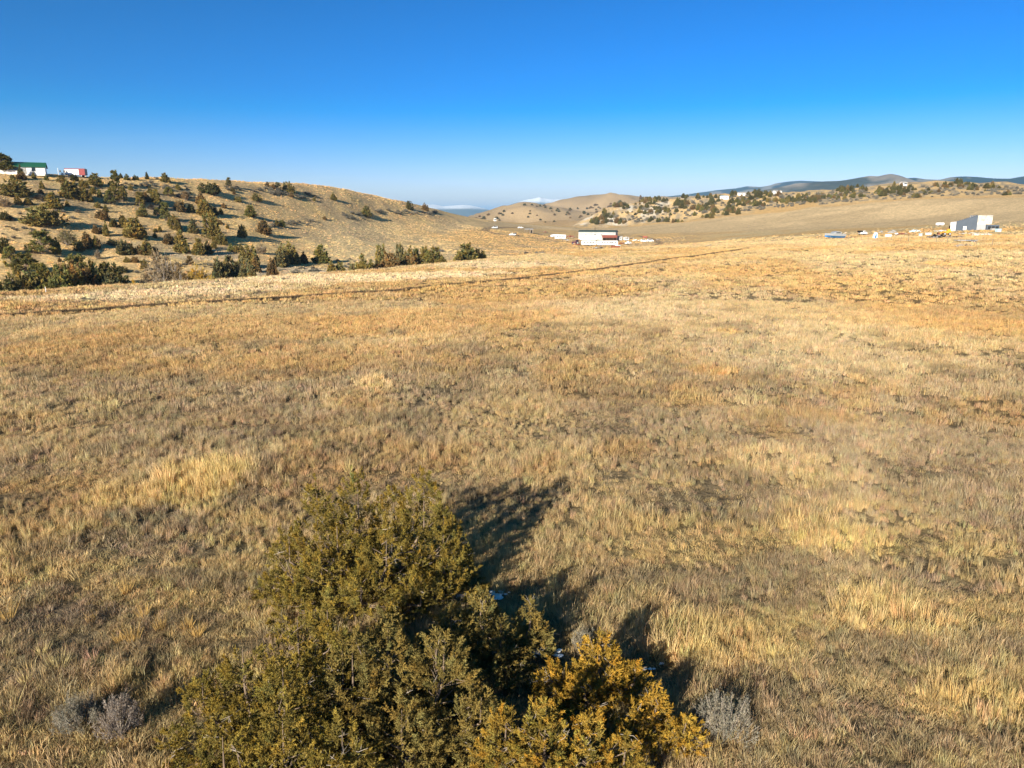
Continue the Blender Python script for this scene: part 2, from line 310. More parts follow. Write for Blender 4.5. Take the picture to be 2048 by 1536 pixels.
def leaf_mat(name, mode, gain=(1, 1, 1), trans=.25):
    """mode: 'vertex' colour x object colour, or 'instancer' tint"""
    m, n, l, b = new_mat(name)
    at = n.new('ShaderNodeAttribute'); at.attribute_name = 'Col'; last = at.outputs['Color']
    if mode == 'instancer':
        a2 = n.new('ShaderNodeAttribute'); a2.attribute_type = 'INSTANCER'; a2.attribute_name = 'tint'; other = a2.outputs['Color']
    else: oi = n.new('ShaderNodeObjectInfo'); other = oi.outputs['Color']
    mx = n.new('ShaderNodeVectorMath'); mx.operation = 'MULTIPLY'; l.new(last, mx.inputs[0]); l.new(other, mx.inputs[1])
    m2 = n.new('ShaderNodeVectorMath'); m2.operation = 'MULTIPLY'; l.new(mx.outputs[0], m2.inputs[0]); m2.inputs[1].default_value = gain
    n.remove(b); d = n.new('ShaderNodeBsdfDiffuse'); t = n.new('ShaderNodeBsdfTranslucent'); ms = n.new('ShaderNodeMixShader'); ms.inputs[0].default_value = trans
    l.new(m2.outputs[0], d.inputs[0]); l.new(m2.outputs[0], t.inputs[0]); l.new(d.outputs[0], ms.inputs[1]); l.new(t.outputs[0], ms.inputs[2])
    l.new(ms.outputs[0], n['Material Output'].inputs['Surface']); return m
def plain(name, col, rough=.6, spec=.3, metal=0, var=.12, scale=3.0):
    m, n, l, b = new_mat(name); tc = n.new('ShaderNodeTexCoord'); t = n.new('ShaderNodeTexNoise'); t.inputs['Scale'].default_value = scale; t.inputs['Detail'].default_value = 5
    l.new(tc.outputs['Object'], t.inputs['Vector']); mr = n.new('ShaderNodeMapRange'); mr.inputs[1].default_value = .3; mr.inputs[2].default_value = .7; mr.inputs[3].default_value = 1 - var; mr.inputs[4].default_value = 1 + var
    l.new(t.outputs['Fac'], mr.inputs[0]); v = n.new('ShaderNodeVectorMath'); v.operation = 'SCALE'; v.inputs[0].default_value = col; l.new(mr.outputs[0], v.inputs['Scale']); l.new(v.outputs[0], b.inputs['Base Color'])
    b.inputs['Roughness'].default_value = rough; b.inputs['Specular IOR Level'].default_value = spec; b.inputs['Metallic'].default_value = metal; return m
M_ground = ground_mat()
M_grass = leaf_mat('dry_grass_blades', 'instancer', trans=.3)
M_leaf = leaf_mat('juniper_foliage', 'vertex', trans=.15)
M_bark = plain('juniper_bark', (.20, .15, .11), .95, .1, 0, .35, 6)
M_twig = plain('dead_twigs', (.36, .31, .26), .95, .1, 0, .25, 6)
M_white = plain('white_paint', (.80, .80, .79), .5, .3, 0, .06, .8)
M_glass = plain('dark_glass', (.02, .025, .03), .08, .6, 0, .1)
M_green = plain('green_metal_roof', (.02, .11, .06), .45, .4, 0, .1)
M_dkgreen = plain('dark_green_roof', (.03, .06, .045), .5, .4, 0, .1)
M_red = plain('red_paint', (.24, .03, .03), .45, .4, 0, .15)
M_rust = plain('rusty_metal', (.22, .07, .035), .9, .2, 0, .4, 4)
M_redroof = plain('faded_red_roof', (.28, .09, .06), .7, .2, 0, .25, 1.5)
M_tyre = plain('tyre_rubber', (.02, .02, .02), .9, .1)
M_black = plain('black_paint', (.02, .02, .025), .4, .4)
M_silver = plain('silver_paint', (.42, .44, .46), .35, .5, .3, .05)
M_slate = plain('slate_grey_wall', (.085, .105, .135), .9, .15, 0, .08, .6)
M_conc = plain('concrete', (.38, .37, .35), .9, .1, 0, .2, 2)
M_rustwhite = plain('rust_stained_white_panel', (.55, .50, .44), .8, .2, 0, .45, 1.2)
M_blue = plain('blue_paint', (.02, .20, .55), .4, .4)
M_ltblue = plain('pale_blue_plastic', (.42, .58, .66), .5, .3)
M_grey = plain('grey_paint', (.33, .34, .36), .5, .4)
M_wood = plain('weathered_wood', (.24, .19, .14), .95, .1, 0, .35, 5)
M_purple = plain('dark_maroon_paint', (.09, .025, .06), .5, .3)
M_orange = plain('orange_yellow_paint', (.62, .30, .03), .5, .3)
M_snow = plain('old_snow', (.82, .85, .90), .7, .2, 0, .05)
M_rock = plain('pale_rock', (.55, .50, .42), .95, .1, 0, .3, 1.5)
M_dark = plain('dark_interior', (.02, .018, .016), .95, .05)
M_gravel = plain('gravel_heap', (.30, .28, .25), 1, .05, 0, .3, 3)
# ------------------------------------------------------------------ ground sheet
def build_ground():
    az = np.concatenate([np.arange(-180, -48, 3.0), np.arange(-48, 48, 0.16), np.arange(48, 180, 3.0)])
    rr = np.concatenate([[2.0], np.geomspace(3.0, 3200, 400), np.geomspace(3500, 65000, 22)])
    A, RR = np.meshgrid(np.radians(az), rr); x, y = (RR * np.sin(A)).ravel(), (RR * np.cos(A)).ravel()
    z = zfun(x, y); c = ground_colour(x, y, z)
    a, r = polar(x, y); litter_shade = np.where((r < crest_r(a)), .48, 1.0); c = c * litter_shade[:, None]     # litter under the standing grass, darkened further to paint shade between tufts
    na, nr = len(az), len(rr); i = np.arange(nr - 1)[:, None] * na; j = np.arange(na)[None, :]; j2 = (j + 1) % na
    q = np.stack([(i + j), (i + na + j), (i + na + j2), (i + j2)], -1).reshape(-1, 4)[:, ::-1]
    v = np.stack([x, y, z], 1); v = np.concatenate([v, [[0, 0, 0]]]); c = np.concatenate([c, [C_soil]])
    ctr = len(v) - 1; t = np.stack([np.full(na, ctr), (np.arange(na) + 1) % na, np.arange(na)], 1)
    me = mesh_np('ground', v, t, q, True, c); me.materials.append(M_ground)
    o = link(bpy.data.objects.new('ground', me)); tag(o, kind='structure'); return o
build_ground()
# ------------------------------------------------------------------ far hills and mountains
def mountain(name, pts, rng_m, depth, mat_cols, seed, nx=360, ny=44, rough=.14, foot=-60):
    P = [az_tan(x, y) for x, y in pts]; A = np.array([p[0] for p in P]); Z = np.array([CAMZ + rng_m * p[1] for p in P])
    o = np.argsort(A); A, Z = A[o], Z[o]
    az = np.linspace(A[0], A[-1], nx); zr = np.interp(az, A, Z); k = np.exp(-.5 * (np.arange(-4, 5) / 1.6)**2); k /= k.sum()
    zr = np.convolve(np.pad(zr, 4, 'edge'), k, 'valid')
    s = np.linspace(-1, 1, ny); S, AZ = np.meshgrid(s, az, indexing='ij'); ZR = np.broadcast_to(zr, S.shape)
    r = rng_m + S * depth; x, y = r * np.sin(np.radians(AZ)), r * np.cos(np.radians(AZ))
    prof = np.clip(1 - np.abs(S), 0, 1) ** .9; L = depth * .9
    rid = 1 - np.abs(2 * fbm(x.ravel() / L, y.ravel() / L, seed, 5) - 1); rid = rid.reshape(S.shape)
    n = (rid - .75) * (1 - prof) * prof * 4 * rough * 4 + (fbm(x.ravel() / (L * .12), y.ravel() / (L * .12), seed + 3, 3).reshape(S.shape) - .5) * rough * .35
    hgt = (ZR - foot); z = foot + hgt * np.clip(prof + n * np.where(prof > .97, .3, 1), 0, 1.15)
    q = (np.arange(ny - 1)[:, None] * nx + np.arange(nx - 1)[None, :]).reshape(-1); quads = np.stack([q, q + 1, q + nx + 1, q + nx], 1)
    v = np.stack([x.ravel(), y.ravel(), z.ravel()], 1); c = mat_cols(v, prof.ravel(), (z.ravel() - foot) / hgt.max(), seed)
    me = mesh_np(name, v, None, quads, True, c); me.materials.append(M_far)
    return tag(link(bpy.data.objects.new(name, me)), kind='structure')
def far_mat():
    m, n, l, b = new_mat('far_slopes'); at = n.new('ShaderNodeAttribute'); at.attribute_name = 'Col'; l.new(at.outputs['Color'], b.inputs['Base Color'])
    b.inputs['Roughness'].default_value = 1; b.inputs['Specular IOR Level'].default_value = 0
    g = n.new('ShaderNodeNewGeometry'); t = n.new('ShaderNodeTexNoise'); t.inputs['Scale'].default_value = .02; t.inputs['Detail'].default_value = 6; l.new(g.outputs['Position'], t.inputs['Vector'])
    bp = n.new('ShaderNodeBump'); bp.inputs['Distance'].default_value = 25; bp.inputs['Strength'].default_value = .6; l.new(t.outputs['Fac'], bp.inputs['Height']); l.new(bp.outputs[0], b.inputs['Normal']); return m
M_far = far_mat()
def mixc(a, b, w): return np.asarray(a) + (np.asarray(b) - np.asarray(a)) * np.asarray(w)[:, None]
def c_grey(v, p, h, s): return mixc(mixc(np.tile([.30, .255, .20], (len(v), 1)), [.22, .19, .15], sst(.4, .6, fbm(v[:, 0] / 200, v[:, 1] / 200, s))), [.035, .05, .04], sst(.60, .66, fbm(v[:, 0] / 420, v[:, 1] / 420, s + 5)) * .9)
def c_forest(v, p, h, s): return mixc(np.tile([.020, .040, .038], (len(v), 1)), [.30, .26, .20], sst(.54, .66, fbm(v[:, 0] / 190, v[:, 1] / 320, s)) * .75)
def c_snow(v, p, h, s): return mixc(mixc(np.tile([.05, .07, .06], (len(v), 1)), [.10, .12, .09], sst(.4, .6, fbm(v[:, 0] / 2500, v[:, 1] / 2500, s))), [.85, .87, .9], sst(.60, .78, h + (fbm(v[:, 0] / 1500, v[:, 1] / 1500, s + 2) - .5) * .35))
mountain('grey_hills', [(1380, 398), (1470, 388), (1520, 380), (1560, 372), (1590, 366), (1620, 364), (1650, 361), (1680, 360), (1700, 357), (1740, 350), (1755, 351), (1780, 346), (1800, 350), (1830, 360), (1870, 370), (1920, 378), (1990, 388)], 4200, 1100, c_grey, 71)
mountain('forested_hills', [(1720, 392), (1770, 372), (1800, 356), (1830, 354), (1850, 357), (1880, 358), (1900, 353), (1930, 351), (1960, 353), (1990, 355), (2020, 356), (2040, 352), (2060, 349), (2150, 352), (2300, 360), (2420, 385)], 5600, 1300, c_forest, 75)
mountain('forested_hills', [(1300, 396), (1375, 387), (1400, 384), (1430, 380), (1470, 376), (1495, 371), (1520, 373), (1540, 370), (1550, 366), (1575, 362), (1600, 360), (1640, 361), (1700, 368), (1760, 385)], 8200, 1700, c_forest, 79)
mountain('snow_mountains', [(600, 430), (700, 420), (800, 414), (830, 411), (855, 408), (872, 409), (888, 412), (900, 411), (925, 409), (940, 410), (955, 413), (975, 418), (990, 425), (1010, 431)], 13000, 2200, c_snow, 83)
mountain('snow_mountains', [(990, 420), (1030, 405), (1055, 398), (1068, 396), (1080, 392.5), (1090, 396), (1110, 398), (1135, 397), (1160, 399), (1200, 402), (1280, 412), (1360, 425)], 14000, 2200, c_snow, 87)
# ------------------------------------------------------------------ dry grass
def tuft_mesh(name, n, h, spread, w, seed, droop=.3, stems=0):
    g = np.random.default_rng(seed); V, T, C = [], [], []
    for k in range(n):
        a = g.uniform(0, 2 * math.pi); rad = spread * math.sqrt(g.uniform()); bx_, by_ = rad * math.cos(a), rad * math.sin(a)
        hh = h * g.uniform(.45, 1.1); la = a + g.normal(0, .8); ln = hh * g.uniform(.05, droop) * 1.6; th = g.uniform(0, math.pi)
        wx, wy = w * math.cos(th) * .5, w * math.sin(th) * .5; i = len(V)
        mx, my = bx_ + ln * .35 * math.cos(la), by_ + ln * .35 * math.sin(la); tx, ty = bx_ + ln * math.cos(la), by_ + ln * math.sin(la)
        V += [(bx_ - wx, by_ - wy, -.03), (bx_ + wx, by_ + wy, -.03), (mx + wx * .8, my + wy * .8, hh * .6), (mx - wx * .8, my - wy * .8, hh * .6), (tx, ty, hh)]
        T += [(i, i + 1, i + 2), (i, i + 2, i + 3), (i + 3, i + 2, i + 4)]
        b = g.uniform(.7, 1.25); wm = g.uniform(-.08, .08); C += [(b * (1 + wm), b, b * (1 - wm))] * 5
    me = mesh_np(name, V, T, None, False, np.array(C)); me.materials.append(M_grass); return me
def scatter(name, pts, rot, scl, idx, tint, meshes, label, cat, mat_slot=None):
    pc = bpy.data.collections.new(name + '_kinds')
    for k, me in enumerate(meshes): pc.objects.link(bpy.data.objects.new('%s_kind_%02d' % (name, k), me))
    me = bpy.data.meshes.new(name); me.vertices.add(len(pts)); me.vertices.foreach_set('co', pts.astype(np.float32).ravel())
    for nm, ty, key, arr in (('rot', 'FLOAT_VECTOR', 'vector', rot), ('scl', 'FLOAT_VECTOR', 'vector', scl), ('idx', 'INT', 'value', idx), ('tint', 'FLOAT_VECTOR', 'vector', tint)):
        at = me.attributes.new(nm, ty, 'POINT'); at.data.foreach_set(key, np.ascontiguousarray(arr, np.int32 if ty == 'INT' else np.float32).ravel())
    ng = bpy.data.node_groups.new(name + '_scatter', 'GeometryNodeTree')
    ng.interface.new_socket('Geometry', in_out='INPUT', socket_type='NodeSocketGeometry'); ng.interface.new_socket('Geometry', in_out='OUTPUT', socket_type='NodeSocketGeometry')
    n, l = ng.nodes, ng.links; gi, go = n.new('NodeGroupInput'), n.new('NodeGroupOutput'); ip = n.new('GeometryNodeInstanceOnPoints'); ci = n.new('GeometryNodeCollectionInfo')
    ci.inputs['Collection'].default_value = pc; ci.inputs['Separate Children'].default_value = True; ci.inputs['Reset Children'].default_value = True
    l.new(gi.outputs[0], ip.inputs['Points']); l.new(ci.outputs[0], ip.inputs['Instance']); ip.inputs['Pick Instance'].default_value = True
    for nm, ty, sock in (('idx', 'INT', 'Instance Index'), ('rot', 'FLOAT_VECTOR', 'Rotation'), ('scl', 'FLOAT_VECTOR', 'Scale')):
        na = n.new('GeometryNodeInputNamedAttribute'); na.data_type = ty; na.inputs['Name'].default_value = nm; l.new(na.outputs[0], ip.inputs[sock])
    l.new(ip.outputs[0], go.inputs[0])
    o = link(bpy.data.objects.new(name, me)); md = o.modifiers.new('scatter', 'NODES'); md.node_group = ng
    return tag(o, label, cat, kind='stuff')
def gold_weight(x, y):
    w = np.zeros(len(x)); n2 = fbm(x / 3, y / 3, 42, 3)
    for bx_, by_, u, rx, ry, cc, s in BW:
        if cc[1] / cc[2] < 2.2 or by_ > 60: continue
        dx, dy = x - bx_, y - by_; w = np.maximum(w, (1 - sst(.5, 1.3, np.hypot((dx * u[1] - dy * u[0]) / rx, (dx * u[0] + dy * u[1]) / ry) + (n2 - .5) * 2.4)) * s)
    return w
CLEAR = []      # (x, y, radius): no grass there
def build_grass():
    meshes = [tuft_mesh('t', 44, .25, .16, .010, 1, .5), tuft_mesh('t', 40, .33, .13, .010, 2, .35), tuft_mesh('t', 40, .15, .20, .011, 3, 1.3), tuft_mesh('t', 34, .40, .11, .010, 4, .22),
              tuft_mesh('t', 36, .38, .24, .017, 5, .25), tuft_mesh('t', 34, .28, .28, .019, 6, .45), tuft_mesh('t', 32, .34, .45, .05, 7, .4), tuft_mesh('t', 30, .26, .5, .055, 8, .6), tuft_mesh('t', 9, .5, .12, .012, 9, .3)]
    P, I, S = [], [], []
    for r0, r1, dens, kinds, smin, smax in ((5, 26, 46, (0, 1, 2, 0), .6, 1.4), (26, 48, 28, (0, 1, 1, 3), .6, 1.3), (48, 105, 10.0, (4, 5), .65, 1.4), (105, 300, 1.9, (6, 7), .65, 1.3)):
        amax = R(43); n = int(dens * amax * (r1 * r1 - r0 * r0)); r = np.sqrt(rng.uniform(r0 * r0, r1 * r1, n)); a = rng.uniform(-amax, amax, n)
        x, y = r * np.sin(a), r * np.cos(a); keep = r < crest_r(np.degrees(a)) * np.where(np.degrees(a) > 10, 1.12, 1.02)
        keep &= rng.uniform(size=n) < np.clip(-.15 + 2.0 * fbm(x / 1.3, y / 1.3, 91, 3), .05, 1)
        for T in TRAILS: keep &= seg_dist(x, y, T) > .07
        for cx, cy, cr in CLEAR: keep &= np.hypot(x - cx, y - cy) > cr
        x, y = x[keep], y[keep]; n = len(x); P.append(np.stack([x, y], 1))
        flat = sst(.5, .62, fbm(x / 5, y / 2.5, 93, 3)) * (r1 < 50)
        k = rng.choice(kinds, n); k = np.where((flat > rng.uniform(size=n)) & (r1 < 50), 2, k); gw = gold_weight(x, y); k = np.where((gw > rng.uniform(size=n) * .9) & (r1 < 50), 3, k); k = np.where((rng.uniform(size=n) < .035) & (r1 < 110), 8, k); I.append(k)
        S.append(rng.uniform(smin, smax, n) * (.5 + 1.0 * fbm(x / 4, y / 4, 92, 3)) * (1 + .25 * gw))
    # a strip of dark-tinted tufts along the old track
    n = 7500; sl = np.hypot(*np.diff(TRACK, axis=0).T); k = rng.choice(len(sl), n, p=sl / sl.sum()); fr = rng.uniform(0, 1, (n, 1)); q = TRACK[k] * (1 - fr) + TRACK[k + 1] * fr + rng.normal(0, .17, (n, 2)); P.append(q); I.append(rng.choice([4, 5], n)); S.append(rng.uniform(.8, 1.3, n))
    # thinner grass on the hillside, the meadow and the far side of the field
    n = 90000; r = np.sqrt(rng.uniform(150 ** 2, 520 ** 2, n)); a = R(1) * rng.uniform(-43, 43, n); x, y = r * np.sin(a), r * np.cos(a); d_ = np.degrees(a); keep = (r > crest_r(d_) * 1.04) & (rng.uniform(size=n) < np.maximum(1 - sst(8, 15, d_), 1 - sst(300, 430, r))) & (rng.uniform(size=n) < fbm(x / 6, y / 6, 95, 3) * 1.5 - .25)
    FAR0 = sum(len(p_) for p_ in P); x, y = x[keep], y[keep]; P.append(np.stack([x, y], 1)); I.append(rng.choice([6, 7], len(x))); S.append(rng.uniform(.7, 1.25, len(x)))
    P = np.concatenate(P); I = np.concatenate(I); S = np.concatenate(S); n = len(P); z = zfun(P[:, 0], P[:, 1])
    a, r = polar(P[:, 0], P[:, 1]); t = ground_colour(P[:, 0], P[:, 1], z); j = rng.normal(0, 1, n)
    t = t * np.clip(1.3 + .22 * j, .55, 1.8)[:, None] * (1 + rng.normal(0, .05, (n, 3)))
    gold = (rng.uniform(size=n) < .06) & (np.arange(n) < FAR0) & (seg_dist(P[:, 0], P[:, 1], TRACK) > 1); t[gold] = t[gold] * .4 + C_gold * .7
    wd = I == 8; t[wd] = t[wd] * .25 + np.array([.17, .11, .07]) * .6
    rot = np.stack([rng.normal(0, .16, n) - .05, rng.normal(0, .16, n), rng.uniform(0, 6.28, n)], 1)
    scl = np.stack([S, S, S * rng.uniform(.8, 1.25, n)], 1)
    print('tufts', n)
    scatter('dry_grass', np.stack([P[:, 0], P[:, 1], z], 1), rot, scl, I, t, meshes, 'dry tan and golden grass covering the open field and slopes', 'grass')
# ------------------------------------------------------------------ plants: shape makers
def tubes(paths, sides=5):
    V, Q = [], []
    for P, RD in paths:
        P = np.asarray(P, float); n = len(P); T = np.gradient(P, axis=0); T /= np.linalg.norm(T, axis=1)[:, None] + 1e-9
        U = np.cross(T, [.31, .85, .42]); U /= np.linalg.norm(U, axis=1)[:, None] + 1e-9; W = np.cross(T, U); b = len(V)
        for i in range(n):
            for s in range(sides):
                t = 2 * math.pi * s / sides; V.append(P[i] + RD[i] * (math.cos(t) * U[i] + math.sin(t) * W[i]))
        for i in range(n - 1):
            for s in range(sides): s2 = (s + 1) % sides; Q.append((b + i * sides + s, b + i * sides + s2, b + (i + 1) * sides + s2, b + (i + 1) * sides + s))
    return np.array(V), np.array(Q)
def unit(v): return v / (np.linalg.norm(v, axis=-1, keepdims=True) + 1e-9)
def foliage(g, leaders, ns, shoot, nsp, spl, nl, ll, lw, pw=.75, up=.5, inner=.5, tipcol=(1.25, 1.2, .95), hue=.12, tpow=.5):
    """plumes of small scale leaves over a set of leaders (x, y, z0, radius, height); returns verts, tris, colours, shoot centres"""
    L = np.array(leaders, float); wt = L[:, 3] * L[:, 4]; k = g.choice(len(L), ns, p=wt / wt.sum()); t = 1 - g.uniform(0, 1, ns) ** tpow; t = np.clip(t * 1.02 + .0, .01, .99)
    an = g.uniform(0, 2 * math.pi, ns); f = inner + (1 - inner) * g.uniform(0, 1, ns) ** .45
    lump = .70 + .62 * vn(an * 1.9 + k * 7, t * 5 + k * 3, 3 + int(g.integers(99)))
    rad = L[k, 3] * np.clip(1 - t, 0, 1) ** pw * lump * f * np.where(t < .12, .75 + 2 * t, 1)
    out = np.stack([np.cos(an), np.sin(an), np.zeros(ns)], 1); c = np.stack([L[k, 0], L[k, 1], L[k, 2] + t * L[k, 4]], 1) + out * rad[:, None]
    d = unit(out * (1 - .6 * t)[:, None] + np.array([0, 0, 1.0]) * (up + .9 * t)[:, None] + g.normal(0, .35, (ns, 3)))
    sl = shoot * g.uniform(.55, 1.35, ns); s = g.uniform(0, 1, (ns, nsp))
    sp = c[:, None] + d[:, None] * ((s - .5) * sl[:, None])[..., None]
    sdir = unit(d[:, None] * .9 + g.normal(0, .55, (ns, nsp, 3)) * (1.15 - .6 * s)[..., None]); sl2 = spl * (1.15 - .65 * s) * g.uniform(.6, 1.2, (ns, nsp))
    u = g.uniform(0.05, 1, (ns, nsp, nl)); lp = sp[:, :, None] + sdir[:, :, None] * (u * sl2[..., None])[..., None]
    ld = unit(sdir[:, :, None] * .9 + g.normal(0, .5, (ns, nsp, nl, 3))); wd = unit(np.cross(ld, g.normal(0, 1, (ns, nsp, nl, 3))))
    le = (ll * g.uniform(.6, 1.3, (ns, nsp, nl)))[..., None]; V = np.stack([lp - wd * lw * .5, lp + wd * lw * .5, lp + ld * le], -2).reshape(-1, 3)
    base = g.uniform(.72, 1.25, (ns, 1, 1)) * g.uniform(.8, 1.2, (ns, nsp, 1)) * g.uniform(.75, 1.25, (ns, nsp, nl)); h1 = g.normal(0, hue, (ns, 1, 1)) + g.normal(0, hue * .5, (ns, nsp, 1)) + 0 * u
    tp = sst(.3, 1, s)[..., None] + 0 * u; tc = np.array(tipcol)
    C = base[..., None] * np.stack([1 + h1, 1 + 0 * h1, 1 - h1], -1) * (1 + (tc - 1) * tp[..., None])
    return V, np.arange(len(V)).reshape(-1, 3), np.repeat(np.clip(C, .05, 3).reshape(-1, 3), 3, 0), c
def norm_unit(V, W):
    lo, hi = V.min(0), V.max(0); zx = np.percentile(V[:, 2], 99.7); rx = np.percentile(np.abs(V[:, :2]), 97); s = np.array([.5 / rx, .5 / rx, 1 / zx]); return V * s, W * s
PROTO = {}
def proto(kind, var, seed):
    g = np.random.default_rng(seed); wood = []
    if kind == 'cone': V, T, C, c = foliage(g, [(0, 0, .04, .36, .95)] + [(g.normal(0, .12), g.normal(0, .12), .03, .24, g.uniform(.45, .7)) for _ in range(2)], 260, .15, 7, .08, 4, .075, .055, .7)
    elif kind == 'round': V, T, C, c = foliage(g, [(g.uniform(-.32, .32), g.uniform(-.32, .32), .0, g.uniform(.26, .38), g.uniform(.65, 1)) for _ in range(6)], 330, .14, 7, .08, 4, .07, .055, .5)
    elif kind == 'multi': V, T, C, c = foliage(g, [(g.uniform(-.32, .32), g.uniform(-.3, .3), .02, g.uniform(.16, .24), g.uniform(.65, 1)) for _ in range(5)], 330, .14, 7, .08, 4, .07, .05, .65)
    elif kind == 'pine':
        L = []
        for q in range(7):
            z = .16 + .12 * q
            for b in range(4):
                a = g.uniform(0, 6.28); rr = (.40 * (1 - z) + .12) * g.uniform(.6, 1.1)
                wood.append(([(0, 0, z), (rr * .6 * math.cos(a), rr * .6 * math.sin(a), z + .05), (rr * math.cos(a), rr * math.sin(a), z + .12)], [.012, .009, .005])); L.append((rr * .8 * math.cos(a), rr * .8 * math.sin(a), z + .03, .085, .12))
        L.append((0, 0, .86, .07, .14)); V, T, C, c = foliage(g, L, 260, .10, 6, .07, 5, .065, .028, .4, .7, .2)
    elif kind == 'bare':
        c = []
        for q in range(26):
            a = g.uniform(0, 6.28); rr = .48 * math.sqrt(g.uniform()); z1 = g.uniform(.5, 1) * (1 - .6 * rr * rr * 3.2)
            wood.append(([(rr * .15 * math.cos(a), rr * .15 * math.sin(a), 0), (rr * .6 * math.cos(a), rr * .6 * math.sin(a), z1 * .55), (rr * math.cos(a), rr * math.sin(a), z1)], [.016, .010, .004]))
        V, T, C, c = foliage(g, [(g.uniform(-.2, .2), g.uniform(-.2, .2), .15, .34, g.uniform(.65, .85)) for _ in range(4)], 130, .2, 7, .10, 4, .09, .016, .5, .8, .35, (1.1, 1.1, 1.05), .06)
    elif kind == 'sage': V, T, C, c = foliage(g, [(g.uniform(-.28, .28), g.uniform(-.28, .28), -.05, .3, g.uniform(.8, 1)) for _ in range(5)], 90, .22, 6, .12, 4, .12, .05, .45, .9, .3, (1.1, 1.1, 1.1), .05)
    if kind != 'sage':
        wood.append(([(0, 0, -.06), (.01, .0, .25), (0, .01, .75)], [.045, .03, .006]))
        for q in range(0, len(c), 14): wood.append(([(0, 0, max(.04, c[q][2] * .55)), tuple(c[q])], [.014, .004]))
    else:
        for q in range(0, len(c), 7): wood.append(([(0, 0, -.05), tuple(c[q])], [.02, .008]))
    WV, WQ = tubes(wood, 4); V, WV = norm_unit(V, WV)
    mc = mesh_np('crown', V, T, None, False, C); mc.materials.append(M_leaf); mt = mesh_np('trunk', WV, None, WQ); mt.materials.append(M_twig if kind in ('bare',) else M_bark)
    # one-mesh version for plants only a few pixels tall
    n = len(V); both = mesh_np('plant', np.concatenate([V, WV]), T, WQ + n, False, np.concatenate([C, np.ones((len(WV), 3))])); both.materials.append(M_leaf); both.materials.append(M_bark)
    mi = np.zeros(len(T) + len(WQ), np.int32); mi[len(T):] = 1; both.polygons.foreach_set('material_index', mi)
    PROTO.setdefault(kind, []).append((mc, mt, both))
for kd, nv in (('cone', 5), ('round', 4), ('multi', 4), ('pine', 3), ('bare', 2), ('sage', 3)):
    for v in range(nv): proto(kd, v, 100 + 13 * v + len(kd) * 7)
OLIVE, GREEN, RUST, GGREEN = (.205, .165, .058), (.155, .145, .050), (.195, .132, .062), (.175, .152, .075)
YELLOW, TWIG, SAGE, DARK, LIME = (.46, .29, .06), (.25, .185, .115), (.235, .215, .17), (.105, .096, .040), (.19, .18, .062)
COLN = {OLIVE: 'olive', GREEN: 'green', RUST: 'rust brown', GGREEN: 'grey green', YELLOW: 'golden yellow', TWIG: 'greyish brown', SAGE: 'silver grey', DARK: 'dark green', LIME: 'yellow green'}
SHAPEN = {'cone': ('juniper_tree', 'cone shaped juniper', 'juniper'), 'round': ('juniper_tree', 'rounded bushy juniper', 'juniper'), 'multi': ('juniper_tree', 'many topped juniper', 'juniper'),
          'pine': ('pine_tree', 'open branched pine', 'pine'), 'bare': ('leafless_shrub', 'leafless twiggy shrub', 'shrub'), 'sage': ('sagebrush', 'low sagebrush', 'shrub')}
def plant(kind, p, w, h, col, place, group, parts=True, label=None, name=None, cat=None):
    nm, ds, ct = SHAPEN[kind]; mc, mt, both = random.choice(PROTO[kind]); rz = random.uniform(0, 6.28); j = random.uniform(.85, 1.18); jc = random.uniform(-.06, .06)
    c4 = (col[0] * j * (1 + jc), col[1] * j, col[2] * j * (1 - jc), 1); lab = label or '%s%s %s %s' % ('tall ' if h > 6 else 'small ' if h < 3 and kind != 'sage' else '', COLN[col], ds, place); loc = (p[0], p[1], p[2] - .04 * h)
    if parts:
        e = empty(name or nm, loc, rz, lab, cat or ct, None if label else group); e.scale = (w, w, h)
        for n_, m_ in (('crown', mc), ('trunk', mt)):
            o = bpy.data.objects.new(n_, m_); o.color = c4; link(o, e)
        return e
    o = bpy.data.objects.new(name or nm, both); o.location = loc; o.rotation_euler = (0, 0, rz); o.scale = (w, w, h); o.color = c4
    return tag(link(o), lab, cat or ct, None if label else group)
